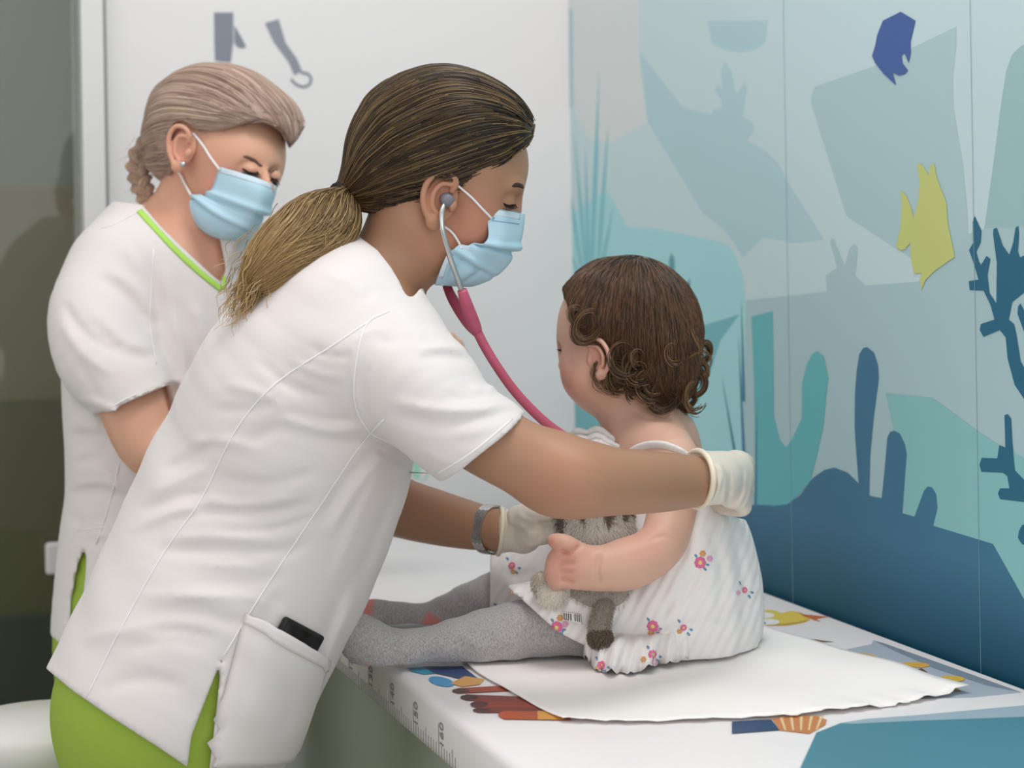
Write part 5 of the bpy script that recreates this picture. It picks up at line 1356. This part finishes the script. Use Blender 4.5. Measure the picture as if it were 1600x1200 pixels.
for k_ in range(8):
    if k_ == 4: continue
    x = 882 + k_ * 3.2; o = stroke('tag_print', [(x, 960 + k_ * .4), (x + .6, 970 + k_ * .5)], bt, .0006, MI, None, .0005, .3, False); o.parent = tagp
# ================================================================== the blonde nurse
nurse2 = thing('person', 'blonde nurse with a braid and lime-edged white tunic standing behind, looking down', 'person', loc=tuple(P(255, 1100, 2.66) * [1, 1, 0]))
DB = 2.66
T2 = [(278, 352, 2.68, 58, .062), (276, 388, 2.68, 118, .11), (268, 440, 2.68, 150, .135), (260, 520, 2.67, 160, .14), (252, 610, 2.66, 152, .135), (246, 690, 2.65, 142, .125), (246, 770, 2.65, 142, .125), (250, 850, 2.65, 156, .14), (254, 960, 2.65, 170, .15), (254, 1010, 2.65, 170, .15)]
SL2 = [(180, 425, 2.60, 72, .075), (162, 480, 2.57, 84, .08), (168, 540, 2.54, 82, .078), (196, 590, 2.52, 72, .068), (216, 622, 2.51, 66, .062), (232, 650, 2.50, 66, .062)]
B2 = Field()
B2.ellp(345, 200, DB, 98, 92, .080, 12, .02)
B2.ellp(378, 245, DB - .035, 66, 66, .060, 20, .03)
B2.ellp(358, 300, DB - .03, 56, 62, .052, 10, .03)
B2.tube([(412, 268, DB - .085, 9, .009), (418, 290, DB - .095, 11, .011)], .012)
for x, y, d in ((392, 258, DB - .092), (428, 268, DB - .060)):
    B2.ellp(x, y, d, 15, 10, .012, 15, .012, 's'); B2.ellp(x - 1, y + 1, d + .008, 13, 10, .012, 10, .003)
B2.tube([(300, 300, DB + .01, 54, .05), (284, 345, DB + .02, 56, .054), (280, 385, DB + .02, 84, .075)], .03)
B2.tube([(n[0], n[1], n[2], n[3] - 16, n[4] - .016) for n in T2[2:7]], .03)
B2.tube([(185, 445, 2.59, 54), (180, 540, 2.54, 54), (205, 620, 2.51, 52), (236, 690, 2.495, 46), (290, 690, 2.49, 42), (350, 670, 2.49, 36), (390, 655, 2.49, 29)], .03)
B2.tube([(400, 450, 2.76, 50), (460, 560, 2.80, 48), (505, 660, 2.81, 43), (565, 640, 2.79, 38), (638, 592, 2.77, 30), (668, 574, 2.765, 26)], .03)
for wx, wy, wd, dx, dy in ((390, 655, 2.49, 1, -.15), (668, 574, 2.765, .86, -.5)):          # hands, fingers half closed
    px_, py_ = -dy, dx
    B2.tube([(wx, wy, wd, 26, .02), (wx + 22 * dx, wy + 22 * dy, wd, 32, .016), (wx + 38 * dx, wy + 38 * dy, wd, 32, .014)], .012)
    for i in range(4):
        o_ = (i - 1.5) * 15; bx, by = wx + 38 * dx + px_ * o_, wy + 38 * dy + py_ * o_; l_ = (20, 25, 23, 16)[i]
        B2.tube([(P(bx, by, wd), .0098), (P(bx + l_ * dx * .55, by + l_ * dy * .55, wd - .004), .0092), (P(bx + l_ * dx * .9, by + l_ * dy * .9, wd + .02), .0085), (P(bx + l_ * dx * .4, by + l_ * dy * .4, wd + .038), .0075)], .004, raw=True)
    B2.tube([(P(wx + 10 * dx - px_ * 22, wy + 10 * dy - py_ * 22, wd - .005), .012), (P(wx + 26 * dx - px_ * 34, wy + 26 * dy - py_ * 34, wd - .012), .0105), (P(wx + 44 * dx - px_ * 30, wy + 44 * dy - py_ * 30, wd - .014), .0088)], .006, raw=True)
HIP2 = [P(215, 1080, 2.62), P(300, 1080, 2.72)]; FEET2 = [np.array([h[0], h[1], .06]) for h in HIP2]
for hp, ft in zip(HIP2, FEET2): B2.tube([(hp, .085), ((hp + ft) / 2, .055), (ft, .04)], .03, raw=True)
g_b2 = sculpt(B2, 0.0045)
IM = np.array([RC, -UC, FW])
ear_b = make_ear(P(284, 224, DB - .076), np.array((.75, .30, -.45)) @ IM, np.array((.12, -.98, 0)) @ IM, np.array((-.30, 0, -.95)) @ IM, 0.062)
ear_c = make_ear(P(405, 232, DB + .075), np.array((.75, .30, -.45)) @ IM, np.array((.12, -.98, 0)) @ IM, np.array((.45, 0, .9)) @ IM, 0.064, .0025)
al2 = merge(g_b2, ear_b, ear_c)
bd2 = own(sdf_obj('body', al2, M_SKINB, tint=near_tint(al2[0], [(345, 285, DB - .09, .04, .9), (287, 226, DB - .06, .03, .8), (713, 538, 2.75, .03, .6), (300, 360, 2.6, .06, .3)])), nurse2)
bv_b2 = bvh_of(*g_b2)
lash = []
for x0, y0, x1, n_, dx in ((380, 257, 402, 9, .35), (422, 270, 432, 6, .9)):
    for x in np.linspace(x0, x1, n_):
        c0, nv_ = cast(bv_b2, x, y0 + 5 + 3 * math.sin((x - x0) / max(1, x1 - x0) * 3.1), 0, DB)
        e = c0 + RC * .004 * dx - UC * .004 + nv_ * .004
        lash.append(tube_geo(np.array([c0, (c0 + e) / 2 - UC * .001, e]), [.0012, .0008, .0003], 5))
o = own(link('eyelashes', py_mesh('eyelashes', *join_geo(lash)), M_LASH), nurse2); o['kind'] = 'stuff'
own(stroke('eyelid_line', [(378, 256), (390, 263), (403, 265)], bv_b2, .0018, M_LASH, None, .0002), nurse2)
own(stroke('eyelid_line', [(420, 270), (427, 274), (433, 274)], bv_b2, .0016, M_LASH, None, .0002), nurse2)
own(stroke('eyebrow', [(376, 237), (392, 241), (404, 250), (411, 255)], bv_b2, .0030, M_BROWB, None, -.0006, .4), nurse2)
own(stroke('eyebrow', [(420, 263), (428, 260), (436, 258)], bv_b2, .0026, M_BROWB, None, -.0006, .4), nurse2)
c_, n_ = cast(bv_b2, 286, 246, .006, DB)
own(link('earring', py_mesh('earring', *lathe_geo([(.001, .004), (.0035, .003), (.0042, 0), (.002, -.003)], P(286, 248, DB - .083), 14, -FW)), M_STEEL), nurse2)
# ---- tunic
U = Field()
U.tube(T2, 0.0)
U.tube([(250, 380, 2.66, 70, .07), (200, 415, 2.61, 78, .08)], .05); U.tube([(310, 385, 2.70, 70, .07), (385, 425, 2.75, 76, .075)], .05)
cu_ = np.array((.40, .91, 0)) @ IM
U.tube(SL2, .03, cut=(P(212, 614, 2.51), cu_))
cdir = P(455, 560, 2.8) - P(395, 440, 2.76); cdir /= np.linalg.norm(cdir)
U.tube([(385, 425, 2.75, 74, .075), (425, 500, 2.78, 74, .07), (470, 580, 2.80, 68, .064)], .03, cut=(P(452, 550, 2.79), cdir))
U.bump(folds([([(95, 470), (130, 520), (190, 560)], 9, -.006), ([(90, 500), (125, 550), (180, 590)], 9, .005), ([(240, 520), (265, 580), (275, 640)], 9, -.006), ([(262, 480), (285, 560), (290, 640)], 9, .006), ([(105, 625), (150, 632), (200, 655)], 8, .006), ([(104, 680), (140, 678), (175, 690)], 7, -.006), ([(106, 725), (150, 716), (190, 738)], 8, -.006), ([(104, 760), (150, 752), (200, 775)], 7, .006), ([(300, 470), (318, 520), (325, 580)], 8, .005), ([(190, 380), (220, 420), (240, 470)], 8, .004), ([(125, 840), (170, 860), (200, 900)], 8, -.004), ([(140, 830), (190, 850), (230, 880)], 8, .004)]))
U.bump(folds([([(150, 430), (200, 470), (235, 520)], 12, -.006), ([(165, 415), (215, 455), (245, 500)], 10, .005), ([(130, 470), (190, 530), (240, 545)], 12, .004), ([(140, 500), (190, 550), (245, 560)], 11, -.005), ([(225, 400), (245, 470), (248, 560)], 10, -.005), ([(255, 410), (270, 480), (300, 560)], 12, .004),
              ([(105, 620), (140, 640), (170, 665)], 11, -.006), ([(100, 655), (135, 670), (160, 700)], 10, .005), ([(105, 700), (140, 690), (170, 715)], 11, -.006), ([(108, 745), (150, 735), (185, 765)], 11, .005), ([(100, 770), (150, 768), (230, 780)], 11, -.005), ([(100, 800), (120, 820), (122, 835)], 8, -.004), ([(120, 820), (180, 805), (240, 815)], 10, -.003),
              ([(280, 470), (300, 540), (290, 600)], 12, -.004), ([(320, 450), (330, 520), (310, 560)], 12, -.003), ([(180, 345), (215, 350), (235, 380)], 9, -.003), ([(115, 560), (140, 600), (150, 630)], 9, -.003)]))
U.tube([(212, 618, 2.51, 53, .047), (240, 665, 2.50, 55, .05), (270, 720, 2.49, 55, .05)], 0, 's')
U.tube([(445, 540, 2.79, 58, .052), (500, 640, 2.82, 58, .052)], 0, 's')
U.tube([(254, 880, 2.65, 150, .134), (254, 1060, 2.65, 162, .142)], 0, 's')
U.half(P(250, 985, 2.65), np.array((-.06, 1, 0)) @ IM)
VN = [(212, 300), (220, 316), (250, 352), (282, 384), (318, 418), (345, 442), (352, 420), (346, 385), (338, 350), (335, 300)]
U.tube([(290, 330, 2.68, 58, .058), (286, 362, 2.675, 58, .060)], 0, 's')
U.prism(VN, 's', dmin=0, dmax=2.64)
U.half(P(236, 312, 2.70), np.array((.12, -1, -.0)) @ IM)
U.prism([(128, 846), (113, 884), (104, 930), (95, 1010), (112, 1010), (126, 890)], 's', dmin=0, dmax=2.62)
g_u = sculpt(U, .0045)
tun2 = own(sdf_obj('tunic', g_u, M_CLOTH), nurse2)
bv_u = bvh_of(*g_u)
def t2p(o): o.parent = tun2; return o
def trim(pts, w, name):
    C = catmull(np.array(pts, float), 8); pp = [cast(bv_u, a, b, .001, 2.6) for a, b in C]
    c = np.array([p[0] for p in pp]); c = np.array([c[max(0, i - 1):i + 2].mean(0) for i in range(len(c))]); n = np.array([p[1] for p in pp])
    V, F = tube_geo(c, w / 2, 8, up=n, flat=.3); return t2p(link(name, py_mesh(name, V, F), M_TRIM))
trim([(216, 318), (248, 354), (280, 388), (316, 421), (347, 446)], .0085, 'neck_trim')
trim([(339, 372), (345, 400), (350, 425), (349, 446)], .0055, 'neck_trim')
for s_ in ([(158, 346), (180, 340), (214, 322)], [(155, 640), (200, 612), (268, 590)], [(190, 700), (170, 780), (150, 840)], [(240, 380), (236, 440), (234, 500), (244, 560)], [(100, 962), (112, 962), (126, 964)], [(120, 818), (180, 812), (238, 820)]):
    t2p(stroke('seam', s_, bv_u, .0009, M_SEAM, None, .0005, .5, False))
R2 = Field()
for hp, ft in zip(HIP2, FEET2): R2.tube([(hp + [0, 0, .06], .10), (hp - [0, 0, .10], .10), ((hp + ft) / 2, .085), (ft, .072)], .03, raw=True)
R2.tube([(250, 800, 2.65, 130, .115), (252, 860, 2.65, 146, .132), (254, 960, 2.65, 162, .144), (254, 1060, 2.65, 150, .13)], .04)
R2.half((0, 0, .04), (0, 0, -1)); R2.half(P(250, 790, 2.65), (0, 0, 1))
own(sdf_obj('trousers', sculpt(R2, .008), M_GREEN), nurse2)
for ft in FEET2:
    shoe(None, ft, np.array((.8, 0, -.5)) @ IM)
    for o in [o for o in bpy.data.objects if o.name.startswith('shoe') and o.parent is None]: own(o, nurse2)
# ---- mask
D0 = DB
def r2(*pts): return [P(x, y, d) for x, y, d in pts]
M2 = [r2((341, 253, 2.572), (368, 261, 2.548), (400, 271, 2.535), (418, 279, 2.548), (430, 284, 2.585), (432, 285, 2.64)),
      r2((338, 268, 2.572), (368, 278, 2.542), (402, 290, 2.528), (420, 297, 2.545), (428, 300, 2.585), (430, 298, 2.64)),
      r2((328, 292, 2.575), (360, 302, 2.545), (398, 316, 2.530), (414, 322, 2.548), (420, 323, 2.585), (422, 318, 2.64)),
      r2((310, 296, 2.580), (348, 318, 2.548), (388, 334, 2.535), (404, 340, 2.552), (409, 340, 2.585), (410, 335, 2.64)),
      r2((297, 300, 2.588), (330, 328, 2.555), (372, 350, 2.545), (390, 354, 2.56), (394, 354, 2.59), (395, 348, 2.64)),
      r2((298, 322, 2.590), (318, 342, 2.570), (350, 360, 2.560), (372, 364, 2.57), (378, 364, 2.59), (380, 358, 2.64)),
      r2((308, 345, 2.595), (325, 358, 2.582), (346, 366, 2.575), (362, 368, 2.58), (368, 367, 2.595), (370, 362, 2.64))]
G = grid_surf(M2, 6); nv, nu = G.shape[:2]
dN = np.cross(np.gradient(G, axis=1), np.gradient(G, axis=0)); dN /= np.linalg.norm(dN, axis=2)[..., None]
if dN[nv // 2, nu // 3] @ FW > 0: dN = -dN
v_ = np.linspace(0, 1, nv)[:, None]; u_ = np.linspace(0, 1, nu)[None, :]
pl = .0046 * np.exp(-((v_ - .36) / .035) ** 2) - .005 * np.exp(-((v_ - .43) / .03) ** 2) + .0046 * np.exp(-((v_ - .60) / .035) ** 2) - .005 * np.exp(-((v_ - .67) / .03) ** 2)
G = G + dN * pl[..., None]
V, F = sheet_geo(G, .0014); mk2 = own(link('face_mask', py_mesh('face_mask', V, F), M_MASK), nurse2)
bv_m2 = bvh_of(G.reshape(-1, 3), [(i * nu + j, i * nu + j + 1, (i + 1) * nu + j + 1, (i + 1) * nu + j) for i in range(nv - 1) for j in range(nu - 1)])
band([(344, 258), (370, 266), (400, 276), (424, 286)], .008, bv_m2, .0008, M_MASKW, 'nose_band', mk2)
band([(299, 304), (300, 322), (309, 343)], .004, bv_m2, .0008, M_MASKW, 'edge_band', mk2)
ob2 = lambda x, y, o_=.002: cast(bv_b2, x, y, o_, DB)[0]
mask_part(tube_obj('ear_loop', [cast(bv_m2, 344, 258, .001)[0], ob2(330, 238), ob2(320, 222), ob2(311, 209, .003), ob2(304, 200, .004)], .0017, M_LOOP, None, 8), mk2)
mask_part(tube_obj('ear_loop', [cast(bv_m2, 301, 302, .001)[0], ob2(292, 280, .003), ob2(285, 264, .004), ob2(280, 254, .006)], .0017, M_LOOP, None, 8), mk2)
# ---- hair
N = Field()
N.ellp(338, 190, DB + .005, 108, 94, .092, 14, .02)
N.ellp(384, 178, DB - .02, 84, 62, .078, 28, .03)
N.ellp(425, 200, DB - .02, 44, 44, .060, 30, .03)
N.tube([(290, 225, DB + .02, 60, .065), (262, 232, DB + .03, 30, .034)], .03)
N.prism([(200, 80), (480, 60), (480, 190), (466, 215), (456, 226), (446, 205), (430, 192), (412, 187), (388, 192), (366, 200), (345, 205), (330, 206), (316, 204), (306, 198), (298, 189), (284, 186), (274, 196), (272, 220), (275, 250), (272, 285), (250, 300), (230, 260)], 'i')
N.bump(folds([([(460, 190), (400, 150), (330, 150), (270, 210)], 8, -.002), ([(440, 170), (370, 130), (300, 160)], 8, .002), ([(450, 205), (390, 170), (320, 180)], 7, .002)]))
g_n = sculpt(N, .004)
M_BH = mat('ash_blonde_base', '#a08678', 0.5, var=(40, .15))
M_BS = hair_mat('ash_blonde_hair', '#a48a7c', '#c2aa98', '#ccb6a4', .42, 0, 1)
hr2 = own(sdf_obj('hair', g_n, M_BH), nurse2)
def h2p(o): o.parent = hr2; return o
TIE2 = P(252, 228, DB + .035)
Vh = g_n[0]; roots = Vh[RNG.choice(len(Vh), 3600)]; dist = np.linalg.norm(roots - TIE2, axis=1); k_ = dist > .02; roots, dist = roots[k_], dist[k_]
def to2(p, i):
    v = TIE2 - p; dl = np.linalg.norm(v, axis=1)[:, None]; return v / dl + UC * .45 * np.clip((dl - .05) / .12, 0, 1)
S = comb(N, roots, to2, 14, np.minimum(dist, .15) / 13, .0012) + RNG.normal(0, .0009, (len(roots), 1, 3))
h2p(hair_obj('hair_strands', S, .0006, M_BS, None, .5))
# braid of three strands
bp_ = catmull(np.array([list(P(250, 218, DB + .04)), list(P(228, 226, DB + .04)), list(P(217, 248, DB + .03)), list(P(219, 272, DB + .02)), list(P(228, 297, DB + .01)), list(P(238, 318, DB + .005))]), 14)
kk = len(bp_); tb = np.linspace(0, 1, kk); Tg = np.gradient(bp_, axis=0); Tg /= np.linalg.norm(Tg, axis=1)[:, None]
Wb = FW - (Tg @ FW)[:, None] * Tg; Wb /= np.linalg.norm(Wb, axis=1)[:, None]; Ub = np.cross(Tg, Wb)
bs_ = []
for j in range(3):
    a = tb * 6.28 * 2.6 + j * 2.094
    r_ = .0105 * (1.15 - .5 * tb)
    c = bp_ + Ub * (np.sin(a) * r_)[:, None] + Wb * (np.sin(2 * a) * r_ * .55)[:, None]
    V, F = tube_geo(c, .0088 * (1.1 - .45 * tb), 10, flat=.9)
    o = link('braid_strand', py_mesh('braid_strand', V, F), M_BH); h2p(o)
    for _ in range(150):
        th = RNG.uniform(0, 6.28); rr = .0092 * (1.1 - .45 * tb)
        bs_.append(c + Ub * (math.cos(th) * rr)[:, None] + Wb * (math.sin(th) * rr)[:, None] + RNG.normal(0, .0004, 3))
h2p(hair_obj('braid_hairs', np.array(bs_), .0005, hair_mat('braid_hair', '#8d7361', '#b59a80', '#c9b090', .42, 0, 1), None, .7))
fl_ = []
for i in range(60):
    p0 = P(RNG.uniform(205, 250), RNG.uniform(205, 300), DB + .03); dr = RC * RNG.normal(-.5, .5) - UC * RNG.uniform(-.3, 1) + FW * RNG.normal(0, .3)
    fl_.append(np.array([p0 + dr * t * .02 for t in np.linspace(0, 1, 5)]))
h2p(hair_obj('flyaway_hairs', np.array(fl_), .0003, M_BS, None, .4))
